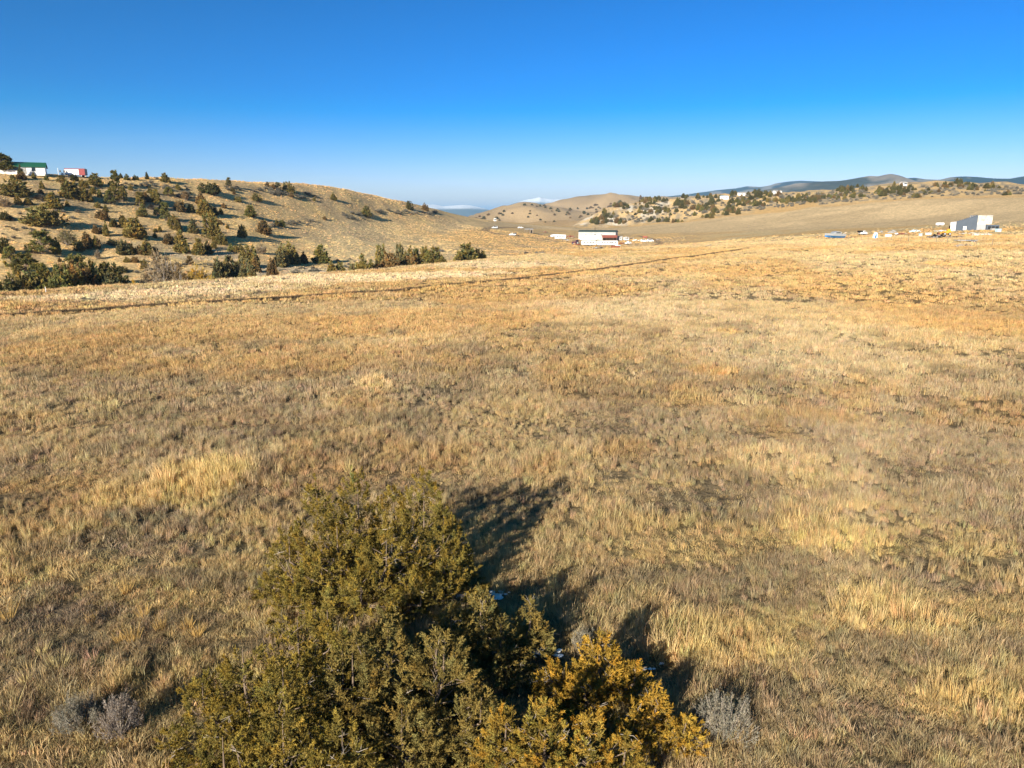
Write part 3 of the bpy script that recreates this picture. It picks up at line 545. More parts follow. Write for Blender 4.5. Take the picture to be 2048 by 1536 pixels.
# ------------------------------------------------------------------ junipers on the left hillside: base column, base row, width, height in photo px
O, G_, B, GG, Y, D, K, LI = OLIVE, GREEN, RUST, GGREEN, YELLOW, TWIG, DARK, LIME
c_, r_, m_, p_, b_ = 'cone', 'round', 'multi', 'pine', 'bare'
HILL = [(26,360,11,10,r_,O),(43,359,18,14,m_,B),(68,357,9,12,c_,O),(93,361,8,11,c_,LI),(87,349,15,10,r_,K),(42,351,10,20,c_,K),(27,392,54,31,r_,O),(84,378,9,15,c_,O),(81,388,11,9,r_,B),(83,400,26,12,b_,D),
 (106,416,32,29,c_,O),(92,450,66,36,r_,O),(13,414,30,22,b_,D),(36,410,13,18,c_,O),(56,410,13,14,c_,O),(124,366,17,15,p_,O),(138,397,37,34,m_,O),(150,362,14,12,r_,K),(135,413,9,11,c_,O),(170,402,25,26,c_,O),
 (168,375,17,15,m_,O),(191,371,24,23,c_,O),(187,388,13,13,c_,O),(200,395,9,15,c_,LI),(231,375,19,33,p_,G_),(230,398,24,30,p_,O),(219,409,18,27,p_,LI),(246,404,20,30,p_,O),(281,415,18,30,p_,O),(291,403,15,18,c_,B),
 (195,416,12,11,r_,O),(206,440,23,19,m_,B),(212,424,9,13,c_,O),(281,432,21,15,r_,O),(182,356,5,6,c_,K),(242,356,8,9,c_,K),(254,360,11,11,c_,G_),(272,360,12,9,r_,K),(294,358,7,13,c_,K),(262,381,10,11,r_,O),(275,393,12,12,b_,D),
 (194,467,18,16,m_,B),(213,472,11,28,c_,O),(228,455,17,16,m_,O),(250,456,19,18,m_,O),(269,477,37,39,c_,O),(289,478,8,11,c_,O),(226,490,21,12,r_,GG),(192,498,10,25,c_,LI),(245,508,27,26,m_,GG),(262,508,17,20,c_,O),(280,508,18,17,r_,B),
 (294,510,24,30,c_,O),(310,508,14,14,r_,K),(254,525,11,11,c_,O),(270,525,15,11,r_,B),(315,518,11,9,c_,B),(289,540,17,20,m_,O),(310,464,9,7,r_,O),(320,463,8,10,c_,O),(310,476,10,11,c_,LI),(338,488,21,20,m_,B),(363,505,26,42,c_,O),
 (350,462,19,24,m_,O),(357,462,13,24,c_,B),(245,545,24,12,r_,K),(387,466,19,27,c_,GG),(399,510,20,32,c_,O),(416,508,18,25,c_,K),(424,480,42,54,m_,O),(440,490,22,21,m_,O),(428,497,11,14,c_,O),(462,503,13,15,c_,LI),(472,505,12,14,c_,O),
 (482,506,13,16,c_,O),(484,474,20,23,m_,O),(527,468,25,25,c_,B),(530,452,9,13,c_,O),(524,508,22,20,b_,D),(380,530,14,18,p_,B),(455,458,7,9,c_,O),(442,449,9,8,c_,B),(495,535,35,42,m_,O),(512,545,19,30,c_,B),(560,533,30,36,m_,GG),(575,528,34,41,m_,O),
 (590,528,22,30,c_,GG),(608,527,17,22,c_,B),(545,556,20,38,m_,B),(642,526,33,34,c_,G_),(733,434,20,20,c_,O),(819,419,15,16,r_,K),(851,422,14,14,r_,B),(667,402,12,14,c_,O),(576,385,20,21,r_,O),(582,394,13,10,r_,B),(649,440,8,7,r_,B),(628,402,7,6,r_,O),
 (422,387,41,20,r_,K),(458,374,11,18,p_,GG),(466,383,11,8,r_,GG),(468,389,7,5,c_,B),(477,404,15,10,r_,O),(513,402,20,15,r_,O),(501,434,22,22,c_,G_),(442,429,8,13,c_,O),(556,380,13,15,p_,GG),(535,373,8,9,c_,B),(545,377,10,9,r_,B),(554,452,11,12,c_,O),(565,454,12,14,c_,G_),
 (330,364,17,17,c_,O),(356,379,12,11,c_,O),(300,387,9,13,c_,O),(337,392,17,17,p_,LI),(372,401,16,20,b_,B),(310,406,26,26,m_,O),(363,424,22,21,m_,B),(380,424,20,14,r_,K),(402,410,18,24,c_,B),(410,432,28,33,m_,O),(425,430,20,16,r_,K),(331,442,20,36,p_,G_),(315,432,12,16,p_,LI),
 (348,455,20,24,m_,O),(286,430,13,21,p_,LI),(288,402,16,16,c_,B),(326,420,12,14,c_,B),(85,508,48,46,p_,G_),(115,507,17,30,c_,LI),(135,490,34,34,b_,GG),(158,502,20,20,r_,O),(180,497,30,30,m_,B),(24,540,28,46,p_,LI),(8,507,24,30,r_,K),(10,440,22,16,r_,K),(52,545,42,38,p_,G_),(245,443,13,12,c_,O),(265,452,12,11,c_,O),
 (120,524,7,9,c_,B),(195,517,13,18,b_,D),(437,447,8,9,c_,B),(305,420,14,12,b_,D),(448,416,9,9,c_,B)]
GUL = [(10,548,36,b_,O,22),(45,556,40,m_,GG,30),(62,545,44,r_,GG,36),(80,562,30,r_,LI,18),(105,535,34,m_,LI,30),(122,530,34,r_,B,36),(148,528,40,m_,B,30),(165,540,38,m_,B,24),(188,528,44,r_,K,40),(145,512,42,p_,G_,46),(212,548,34,c_,GG,20),(120,548,30,m_,O,20),
 (215,530,36,r_,K,44),(330,508,66,b_,D,24),(352,545,30,b_,B,18),(388,532,44,b_,Y,20),(256,562,16,c_,Y,16),(318,546,34,b_,D,20),(432,522,32,m_,GG,20),(455,517,36,c_,GG,24),(476,520,34,m_,GG,22),(492,532,26,m_,GG,18),(660,524,20,c_,O,20),(677,526,20,c_,O,20),(722,512,26,c_,O,20),(740,522,18,c_,G_,24),(753,524,16,c_,B,22),
 (763,492,22,r_,O,46),(779,508,34,c_,B,22),(795,493,16,c_,GG,40),(801,492,14,c_,O,46),(812,510,34,c_,GG,24),(818,497,24,m_,O,36),(832,501,20,c_,G_,36),(848,496,20,c_,O,34),(840,517,26,c_,GG,22),(868,497,32,c_,O,26),(885,515,18,c_,O,22),(932,490,40,c_,O,22),(916,504,18,c_,O,20),(955,499,16,c_,O,24),(966,503,12,c_,O,24),(700,528,14,r_,GG,30),(30,540,40,m_,O,26),(92,545,34,r_,O,24),(136,545,40,m_,O,22),(160,525,44,r_,K,34),(178,548,40,m_,K,24),(200,540,44,r_,K,30),(230,552,40,r_,K,26),(70,530,40,p_,G_,34),(110,552,36,r_,LI,18),(2,560,40,m_,K,20),(340,530,40,b_,B,22),(404,545,26,b_,Y,22),(444,528,30,m_,GG,26),(466,526,30,c_,GG,28),(484,526,28,m_,GG,26),(855,505,24,c_,G_,28),(825,512,26,m_,B,22),(945,500,22,c_,G_,26)]
M_leafi = leaf_mat('scrub_foliage', 'instancer', trans=.15)
def stuff_plants(name, items, label, cat):
    kinds = sorted({i[1] for i in items}); meshes = []
    for k in kinds:
        for v in (0, 1): me = PROTO[k][v][2].copy(); me.materials[0] = M_leafi; meshes.append(me)
    n = len(items); pts = np.array([i[2] for i in items]); scl = np.array([(i[3], i[3], i[4]) for i in items]); idx = np.array([kinds.index(i[1]) * 2 + random.randrange(2) for i in items])
    rot = np.stack([np.zeros(n), np.zeros(n), rng.uniform(0, 6.28, n)], 1); tint = np.array([i[5] for i in items]) * rng.uniform(.8, 1.2, (n, 1)); return scatter(name, pts, rot, scl, idx, tint, meshes, label, cat)
def zone(p):
    return 'close under the hillside ridge' if p[2] > 19 else 'halfway up the grassy hillside' if p[2] > 8 else 'low on the grassy hillside above the gully'
def build_hill_plants():
    for x, y, w, h, k, col in HILL:
        a, _ = az_tan(x, y); p = on_ground(x, y, float(crest_r(a)) * 1.1); m = mpp(p)
        plant(k, p, w * m * 1.0, h * m * 1.05, col, zone(p), 'plants on the hillside across the gully')
    for x, yt, w, k, col, dr in GUL:
        a, _ = az_tan(x, yt); p = at_range(x, float(crest_r(a)) + dr); m = mpp(p); _, t = az_tan(x, yt); h = (CAMZ + math.hypot(p[0], p[1]) * t - p[2]) * 1.03
        lab = None
        if (x, yt) == (388, 532): lab = 'golden yellow leafless shrub in the gully between grey green junipers and a brown shrub'
        if (x, yt) == (330, 508): lab = 'tall greyish brown twiggy shrub rising from the gully beside the golden yellow shrub'
        plant(k, p, w * m * 1.18, h * 1.06, col, 'rooted in the gully behind the field crest', 'plants along the gully behind the field crest', label=lab)
    p = on_ground(9, 347, 250); m = mpp(p); plant('pine', p, 42 * m, 40 * m, GREEN, '', '', label='dark green open branched pine beside the house with the green roof')
    # sagebrush in grey bands on the hillside
    n = 0
    for cx, cy, sx, sy, num in ((560, 385, 45, 8, 16), (530, 378, 30, 7, 12), (610, 392, 25, 6, 8), (470, 378, 25, 6, 8), (580, 448, 40, 6, 14), (700, 432, 40, 8, 14), (790, 425, 40, 4, 14), (850, 427, 25, 3, 9), (620, 543, 50, 10, 16), (700, 530, 40, 8, 10), (310, 372, 45, 9, 18), (360, 392, 40, 8, 12), (260, 372, 40, 8, 8), (60, 462, 60, 20, 14), (30, 430, 25, 14, 8), (400, 532, 40, 5, 6), (300, 548, 40, 10, 8), (1060, 508, 60, 3, 6), (880, 504, 40, 4, 5), (150, 432, 70, 8, 6)):
        for q in range(num):
            x, y = random.gauss(cx, sx * .6), random.gauss(cy, sy * .6); a, _ = az_tan(x, y)
            if x < 2: continue
            p = on_ground(x, y, float(crest_r(a)) * 1.08); m = mpp(p); s = random.uniform(5.5, 12); n += 1
            plant('sage', p, s * m, s * m * random.uniform(.42, .6), SAGE, 'in the dry grass ' + zone(p), 'sagebrush on the hillside across the gully', parts=False)
    # rocky hill on the right: junipers a few pixels tall
    CL = [(1195,445,14,5,14,9),(1215,433,8,8,8,9),(1245,415,14,7,10,8),(1300,404,24,5,22,8),(1290,420,30,10,16,8),(1240,447,16,3,7,9),(1330,425,22,8,10,8),(1365,412,12,6,12,10),(1400,418,18,8,14,9),(1425,412,10,9,10,11),(1456,424,16,6,18,9),(1330,444,24,3,10,8),(1420,434,20,3,7,8),(1480,410,20,6,12,8),
          (1400,397,30,3,10,8),(1465,392,8,3,5,9),(1515,412,8,3,8,9),(1535,392,16,4,9,11),(1505,400,20,6,9,8),(1560,405,30,4,12,8),(1590,403,24,3,12,9),(1640,396,26,5,16,9),(1625,404,16,3,8,8),(1690,384,14,4,10,10),(1700,396,18,6,12,8),(1715,380,20,5,9,9),(1765,388,10,5,7,12),(1790,378,26,6,10,9),(1800,390,12,4,6,10),(1845,386,18,6,8,8),(1838,396,10,2,4,9),(1885,374,30,6,8,8),(1925,371,20,4,7,10),(1960,376,30,8,9,8),(2015,390,12,2,6,8),(1990,377,10,4,3,11)]
    FARJ = []
    for cx, cy, sx, sy, num, hh in CL:
        for q in range(int(num * 1.25)):
            x, y = random.gauss(cx, sx * .75), random.gauss(cy, sy * .55); a, _ = az_tan(x, y); p = on_ground(x, y, float(foot_r(a)) * 1.0); m = mpp(p); h = hh * random.uniform(.6, 1.25)
            FARJ.append((h, random.choice(['cone', 'round', 'multi', 'cone']), p, h * m * random.uniform(.65, 1.15), h * m * .92, random.choice([OLIVE, RUST, DARK, GREEN, DARK, DARK])))
    FARJ.sort(key=lambda f: -f[0])
    for f in FARJ[:105]: plant(f[1], f[2], f[3], f[4], f[5], 'dotting the pale rocky hill beyond the brown field', 'junipers on the rocky hill', parts=False)
    stuff_plants('juniper_scrub', FARJ[105:], 'small junipers thickly dotting the pale rocky hill', 'junipers')
    FARS = []
    for q in range(520):
        x, y = random.uniform(1210, 2048), 0; hi = np.interp(x, [1210, 1300, 1500, 1700, 1900, 2048], [428, 408, 392, 382, 370, 375]); lo = np.interp(x, [1210, 1350, 1450, 1600, 1750, 1900, 2048], [446, 443, 428, 412, 402, 392, 390]); y = random.uniform(hi, lo)
        a, _ = az_tan(x, y); p = on_ground(x, y, float(foot_r(a))); m = mpp(p); s = random.uniform(4, 8)
        FARS.append((s, 'sage', p, s * m, s * m * .6, SAGE))
    stuff_plants('sagebrush_scrub', FARS, 'grey sagebrush thinly dotting the pale rocky hill', 'sagebrush')
    for q in range(64):
        x = random.uniform(950, 1230); y = random.uniform(np.interp(x, [950, 1055, 1130, 1230], [436, 408, 418, 405]), np.interp(x, [950, 1060, 1130, 1230], [440, 444, 447, 432])); p = on_ground(x, y, 1150); m = mpp(p); s = random.uniform(2.5, 4.5)
        plant('round', p, s * m * 1.4, s * m, random.choice([DARK, RUST, DARK]), 'speckling the bare tan hills behind the farmyard', 'shrubs on the tan hills', parts=False, name='distant_shrub', cat='shrub')
# ------------------------------------------------------------------ foreground junipers
def big_juniper(x, y, leaders, col, ns, label, seed, tip=(1.3, 1.22, .9), hue=.06, twigs=26, pw=.8, tpow=.5):
    p = on_ground(x, y); g = np.random.default_rng(seed); m = mpp(p)
    V, T, C, c = foliage(g, leaders, int(ns * 1.85), .42, 17, .19, 20, .052, .0165, pw, .4, .62, tip, hue, tpow)
    e = empty('juniper_tree', p, 0, label, 'juniper')
    mc = mesh_np('crown', V, T, None, False, C * np.array(col)); mc.materials.append(M_leaf); link(bpy.data.objects.new('crown', mc), e)
    wood = []
    for lx, ly, z0, rd, h in leaders: wood.append(([(lx * .25, ly * .25, -.15), (lx * .6, ly * .6, z0 + h * .25), (lx, ly, z0 + h * .55), (lx + .03, ly, z0 + h * .9)], [.10, .06, .03, .008]))
    for q in range(0, len(c), 8):
        k = np.argmin([math.hypot(c[q][0] - l[0], c[q][1] - l[1]) / l[3] for l in leaders]); l = leaders[k]; z = max(.1, min(c[q][2] - .25, l[2] + l[4] * .8)); s = np.array([l[0] * .8, l[1] * .8, z]); mid = (s + c[q]) / 2 + g.normal(0, .06, 3); wood.append(([s, mid, c[q]], [.018, .011, .004]))
    WV, WQ = tubes(wood, 5); mw = mesh_np('trunk', WV, None, WQ, True); mw.materials.append(M_bark); link(bpy.data.objects.new('trunk', mw), e)
    wood = []
    for q in range(twigs * 3):
        i = g.integers(len(c)); dd = unit(np.array([c[i][0], c[i][1], .4]) + g.normal(0, .6, 3)); a = c[i] - dd * .1; b2 = a + dd * g.uniform(.25, .5); wood.append(([a, (a + b2) / 2 + g.normal(0, .03, 3), b2], [.008, .006, .003]))
        for z in range(2): b3 = (a + b2) / 2; wood.append(([b3, b3 + unit(dd + g.normal(0, .5, 3)) * g.uniform(.1, .22)], [.005, .002]))
    WV, WQ = tubes(wood, 4); mw = mesh_np('dead_twigs', WV, None, WQ); mw.materials.append(M_twig); link(bpy.data.objects.new('dead_twigs', mw), e)['kind'] = 'stuff'; return e
def lead(bx_, by_, tops):
    """tops: photo column and row of a leader's tip, depth offset, radius -> leader relative to the trunk base"""
    p = on_ground(bx_, by_); L = []
    for x, y, dy, rd in tops:
        d = ray(x, y); Yt = p[1] + dy; t = Yt / d[1]; X = d[0] * t; Z = CAMZ + d[2] * t; gz = zfun(X, Yt)[0]; L.append((X - p[0], dy, gz - p[2], rd, max(.5, Z - gz)))
    return L
OL1, OL2, GD = (.235, .182, .050), (.235, .180, .058), (.34, .225, .048)
def build_foreground():
    big_juniper(740, 1195, lead(740, 1195, [(630, 962, 0, 1.0), (712, 950, .3, 1.05), (845, 946, .2, 1.2), (785, 985, .5, 1.2), (885, 1010, .3, .9), (670, 1010, -.4, 1.2), (905, 1090, -.2, 1.0), (575, 1060, -.2, .95), (545, 1150, -.4, .8), (770, 1060, -1.0, 1.5), (900, 1130, -1.2, 1.2), (640, 1110, -1.2, 1.4), (720, 1160, -2.2, 1.5), (840, 1170, -2.2, 1.4), (600, 1190, -2.0, 1.2)]), OL1, 960, 'tallest many topped olive juniper of the thicket, casting the long shadow on the grass', 5, pw=.5, tpow=.68)
    big_juniper(1010, 1330, lead(1010, 1330, [(1060, 1205, .2, .7), (960, 1180, 0, .9), (1000, 1235, -.5, .9), (900, 1220, -.3, 1.0)]), OL2, 360, 'grey olive juniper in the thicket between the tallest juniper and the golden one', 6, (1.15, 1.15, 1.1))
    big_juniper(520, 1490, lead(520, 1490, [(590, 1215, .6, 1.2), (650, 1185, 1.0, 1.3), (480, 1275, 0, 1.1), (400, 1350, -.3, 1.0), (560, 1310, -1.0, 1.3), (680, 1260, 0, 1.2)]), OL1, 520, 'broad low olive juniper on the thicket edge beside the grey sagebrush pair', 7)
    big_juniper(820, 1500, lead(820, 1500, [(770, 1220, .5, 1.4), (885, 1255, .2, 1.4), (700, 1265, -.2, 1.3), (800, 1400, -1.2, 1.2), (960, 1380, -.5, 1.0)]), OL2, 640, 'grey olive juniper in the middle of the thicket below the tallest one', 8, (1.15, 1.15, 1.1))
    big_juniper(620, 1640, lead(620, 1640, [(560, 1420, 0, 1.1), (680, 1440, 0, 1.2), (440, 1455, 0, 1.0)]), OL1, 260, 'dark olive juniper crown under the broad low juniper', 9)
    big_juniper(1190, 1410, lead(1190, 1410, [(1200, 1262, .2, .85), (1110, 1330, 0, .7), (1270, 1330, -.1, .55), (1170, 1360, -.6, .8)]), GD, 250, 'golden brown juniper with a single pointed top beside the small snow patch', 10, (1.35, 1.25, .9), .06)
    big_juniper(1320, 1500, lead(1320, 1500, [(1312, 1385, .2, .5), (1370, 1440, 0, .5), (1270, 1420, 0, .55)]), GD, 120, 'small golden juniper beside the big silver sagebrush', 11, (1.35, 1.25, .9), .06)
    big_juniper(1090, 1600, lead(1090, 1600, [(1090, 1400, 0, 1.0), (1180, 1430, 0, .9), (1010, 1420, .2, .9), (1250, 1470, 0, .7)]), tuple(.5 * (a + b) for a, b in zip(GD, OL1)), 330, 'yellow olive juniper growing in front of the golden brown one', 12, (1.35, 1.25, .9), .10)
    def sage(x, y, w, h, label, seed, ns=70, col=(.25, .23, .18)):
        p = on_ground(x, y); g = np.random.default_rng(seed); e = empty('sagebrush', p, 0, label, 'shrub'); wood, L = [], []
        for q in range(ns):
            a = g.uniform(0, 6.28); rr = w * .5 * math.sqrt(g.uniform()); z = h * g.uniform(.4, 1.15) * math.sqrt(max(.1, 1 - (rr / (w * .55)) ** 2)); s = np.array([rr * .15 * math.cos(a), rr * .15 * math.sin(a), -.05]); t = np.array([rr * math.cos(a), rr * math.sin(a), z])
            wood.append(([s, s * .4 + t * .6 + np.array([0, 0, -.08 * h]), t], [.012, .008, .003])); L.append((t[0] * .85, t[1] * .85, z * .55, .05, z * .5))
        V, T, C, c = foliage(g, L, ns * 5, .34, 7, .07, 6, .05, .008, .4, 3.0, .2, (1.15, 1.12, 1.05), .04)
        mc = mesh_np('foliage', V, T, None, False, C * np.array(col)); mc.materials.append(M_leaf); link(bpy.data.objects.new('foliage', mc), e)
        WV, WQ = tubes(wood, 4); mw = mesh_np('stems', WV, None, WQ); mw.materials.append(M_twig); link(bpy.data.objects.new('stems', mw), e)
    sage(1450, 1475, 1.75, 1.05, 'big silver grey sagebrush beside the small golden juniper', 21, 90)
    sage(160, 1455, 1.25, .8, 'spreading grey sagebrush with drooping stems, farther from the thicket of a pair', 22)
    sage(240, 1470, 1.2, .95, 'upright grey sagebrush with brownish seed tips, nearer the junipers of a pair', 23, 60, (.25, .21, .18))
    sage(1165, 1300, .8, .55, 'small grey sagebrush in the shade behind the golden brown juniper', 24, 40)
    # single golden grass clumps
    def clump(x, y, s, col):
        p = on_ground(x, y); g = np.random.default_rng(int(x)); n = 90; V, T, C = [], [], []
        for k in range(n):
            a = g.uniform(0, 6.28); rr = s * .22 * math.sqrt(g.uniform()); h = s * g.uniform(.3, 1.15); b = np.array([rr * math.cos(a), rr * math.sin(a), -.03]); t = b + np.array([math.cos(a) * h * g.uniform(.0, .7), math.sin(a) * h * g.uniform(.0, .7), h]); th = g.uniform(0, 3.14); w = np.array([math.cos(th), math.sin(th), 0]) * .008
            i = len(V); V += [b - w, b + w, t]; T.append((i, i + 1, i + 2)); C += [np.array(col) * g.uniform(.75, 1.25)] * 3
        me = mesh_np('grass_clump', V, T, None, False, np.array(C)); me.materials.append(M_leaf); o = link(bpy.data.objects.new('grass_clump', me)); o.location = p
        return o
    for x, y, s, k in ((255, 1188, .55, 0), (18, 1240, .6, 0), (288, 1238, .45, 0), (268, 1285, .6, 0), (322, 1262, .5, 0), (375, 1262, .5, 0), (182, 1245, .35, 0), (395, 1275, .45, 0), (240, 1288, .35, 0), (118, 1345, .65, 1), (85, 1312, .45, 1), (18, 1430, .7, 1), (52, 1370, .4, 1), (983, 800, .5, 1), (697, 945, .7, 1), (1485, 805, .6, 1)):
        o = clump(x, y, s, ((.56, .37, .13), (.58, .47, .22))[k]); tag(o, ('orange gold bunch grass clump standing up from the greyer grass', 'pale straw yellow bunch grass clump standing up from the greyer grass')[k], 'grass clump', ('orange gold grass clumps', 'pale grass clumps')[k])
    # remains of snow in the shade
    def snow(x, y, w, d, label, seed, n=46):
        p = on_ground(x, y); g = np.random.default_rng(seed); bm = bmesh.new()
        for k in range(n):
            px_, py_ = g.uniform(-.5, .5) * w, g.normal(0, .3) * d; s = g.uniform(.025, .075)
            if vn(np.array([px_ * 3]), np.array([py_ * 5]), seed)[0] < .38: continue
            r = bmesh.ops.create_icosphere(bm, subdivisions=1, radius=s); z = zfun(p[0] + px_, p[1] + py_)[0] - p[2]
            for v in r['verts']: v.co = Vector((v.co.x * g.uniform(.9, 1.8) + px_, v.co.y * g.uniform(.8, 1.4) + py_, v.co.z * .4 + z + .04))
        me = bpy.data.meshes.new('snow_patch'); bm.to_mesh(me); bm.free(); me.materials.append(M_snow); o = link(bpy.data.objects.new('snow_patch', me)); o.location = p; tag(o, label, 'snow')
        CLEAR.append((p[0], p[1], .35))
        for q in np.linspace(-.5, .5, 5): CLEAR.append((p[0] + q * w, p[1] - .2, .42)); CLEAR.append((p[0] + q * w, p[1] - .7, .35))
    snow(968, 1195, 2.3, .35, 'thin strip of leftover snow in the long shadow of the tallest juniper', 31, 190)
    snow(1090, 1312, .9, .4, 'small patch of leftover snow between the golden brown and grey olive junipers', 32, 60)
    snow(1300, 1335, .8, .3, 'faint leftover snow in the shade behind the golden brown juniper', 34, 24)
def build_rocks():
    for k in range(20):
        x = random.gauss(1225, 38) if k < 26 else random.uniform(1300, 1420); a, _ = az_tan(x, 430); lo = np.interp(x, [1150, 1210, 1350, 1450], [452, 450, 442, 430]); hi = np.interp(x, [1150, 1210, 1260, 1450], [450, 428, 412, 405]); y = random.uniform(hi, lo)
        if x < 1152: continue
        p = on_ground(x, y, float(foot_r(a))); m = mpp(p); s = random.uniform(2.5, 5.5) * m; bm = bmesh.new(); bmesh.ops.create_icosphere(bm, subdivisions=3, radius=1)
        co = np.array([v.co[:] for v in bm.verts]); d = 1 + .55 * (vn(co[:, 0] * 2.2 + k * 9, co[:, 1] * 2.2 + co[:, 2] * 2, 5) - .5) + .3 * (vn(co[:, 0] * 5 + k, co[:, 2] * 6 + co[:, 1] * 3, 6) - .5)
        for v, q in zip(bm.verts, d): v.co = Vector((v.co.x * s * .62 * q, v.co.y * s * .5 * q, v.co.z * s * .36 * q))
        me = bpy.data.meshes.new('rock_outcrop'); bm.to_mesh(me); bm.free(); me.materials.append(M_rock); o = link(bpy.data.objects.new('rock_outcrop', me)); o.location = (p[0], p[1], p[2] + .1 * s); o.rotation_euler = (0, 0, random.uniform(0, 6)); tag(o, 'pale craggy rock outcrop among junipers at the foot of the rocky hill', 'rock', 'rock outcrops on the rocky hill')
build_hill_plants()
build_rocks()
build_foreground()
# ------------------------------------------------------------------ built things: small mesh helpers
def pobj(name, bm, mat, parent, bevel=0):
    if bevel: bmesh.ops.bevel(bm, geom=bm.edges[:], offset=bevel, segments=1, affect='EDGES')
    bmesh.ops.recalc_face_normals(bm, faces=bm.faces[:])
    me = bpy.data.meshes.new(name); bm.to_mesh(me); bm.free(); me.materials.append(mat); return link(bpy.data.objects.new(name, me), parent)
def bm_box(bm, lo, hi):
    r = bmesh.ops.create_cube(bm, size=1)
    for v in r['verts']: v.co = Vector([(lo[i] + hi[i]) / 2 + v.co[i] * (hi[i] - lo[i]) for i in range(3)])
def box(name, lo, hi, mat, parent, bevel=0): bm = bmesh.new(); bm_box(bm, lo, hi); return pobj(name, bm, mat, parent, bevel)
def prism(name, poly, y0, y1, mat, parent, bevel=0, axis='y'):
    bm = bmesh.new(); f = lambda a, b, t: (a, t, b) if axis == 'y' else (t, a, b)
    A = [bm.verts.new(f(a, b, y0)) for a, b in poly]; B_ = [bm.verts.new(f(a, b, y1)) for a, b in poly]; bm.faces.new(A); bm.faces.new(B_[::-1]); n = len(poly)
    for i in range(n): bm.faces.new((A[i], A[(i + 1) % n], B_[(i + 1) % n], B_[i]))
    return pobj(name, bm, mat, parent, bevel)
def rod(name, a, b, r, mat, parent, sides=8):
    a, b = Vector(a), Vector(b); bm = bmesh.new(); d = (b - a); M = Matrix.Translation((a + b) / 2) @ d.to_track_quat('Z', 'Y').to_matrix().to_4x4()
    bmesh.ops.create_cone(bm, cap_ends=True, segments=sides, radius1=r, radius2=r, depth=d.length, matrix=M); return pobj(name, bm, mat, parent)
def wheel(parent, x, y, r, w=.24):
    t = rod('wheel', (x, y - w / 2, r), (x, y + w / 2, r), r, M_tyre, parent, 14); s = -1 if y < 0 else 1
    rod('rim', (x, y + s * (w / 2 - .02), r), (x, y + s * (w / 2 + .02), r), r * .58, M_silver, t, 10)
def gable(name, x, y, rmin, Lpx, D, hw, hr, rz, wall, roof, label, cat, eave=.4, wins=(), door=None, L=None):
    p = on_ground(x, y, rmin); L = L or Lpx * mpp(p); e = empty(name, (p[0], p[1], p[2] - .1), R(rz), label, cat)
    prism('wall', [(-D / 2, -.5), (D / 2, -.5), (D / 2, hw), (0, hw + hr * .96), (-D / 2, hw)], -L / 2, L / 2, wall, e, 0, 'x'); k = hr / (D / 2)
    for s in (-1, 1): prism('roof', [(s * (D / 2 + eave), hw - k * eave), (0, hw + hr), (0, hw + hr + .18), (s * (D / 2 + eave), hw - k * eave + .18)], -L / 2 - eave, L / 2 + eave, roof, e, 0, 'x')
    for (wx, wz, ww, wh) in wins:
        w = box('window', (wx * L - ww / 2, -D / 2 - .06, wz), (wx * L + ww / 2, -D / 2 + .05, wz + wh), M_glass, e); box('sill', (wx * L - ww / 2 - .1, -D / 2 - .12, wz - .12), (wx * L + ww / 2 + .1, -D / 2 + .04, wz - .01), M_white, w)
    if door: box('door', (door * L - .55, -D / 2 - .07, 0), (door * L + .55, -D / 2 + .05, 2.1), M_conc, e)
    return e
def car(name, x, y, Lpx, rz, mat, label, kind='suv', rmin=300, L=None):
    p = on_ground(x, y, rmin); L = L or Lpx * mpp(p); e = empty(name, p, R(rz), label, {'suv': 'car', 'sedan': 'car', 'pickup': 'truck'}[kind]); h = L / 2; W = .92
    if kind == 'suv': prof = [(-h, .35), (h, .35), (h, .95), (h * .62, 1.08), (h * .34, 1.72), (-h * .88, 1.76), (-h, 1.1)]; win = (-h * .82, h * .30)
    elif kind == 'sedan': prof = [(-h, .3), (h, .3), (h, .78), (h * .5, .92), (h * .16, 1.42), (-h * .5, 1.42), (-h * .8, .95), (-h, .9)]; win = (-h * .52, h * .14)
    else: prof = [(-h, .5), (h, .5), (h, 1.02), (h * .55, 1.12), (h * .34, 1.78), (-h * .10, 1.80), (-h * .14, 1.15), (-h, 1.12)]; win = (-h * .06, h * .30)
    prism('body', prof, -W, W, mat, e, .04)
    zt = max(q[1] for q in prof)
    for s in (-1, 1): prism('window', [(win[0], zt * .64), (win[1] * 1.3, zt * .64), (win[1], zt * .93), (win[0] + .08, zt * .93)], s * (W + .005) - .012, s * (W + .005) + .012, M_glass, e)
    for s in (-1, 1): box('headlight', (h - .06, s * W * .75 - .16, .68), (h + .015, s * W * .75 + .16, .84), M_silver, e)
    for wx in (-h * .62, h * .64):
        for s in (-1, 1): wheel(e, wx, s * (W - .06), .36)
    return e
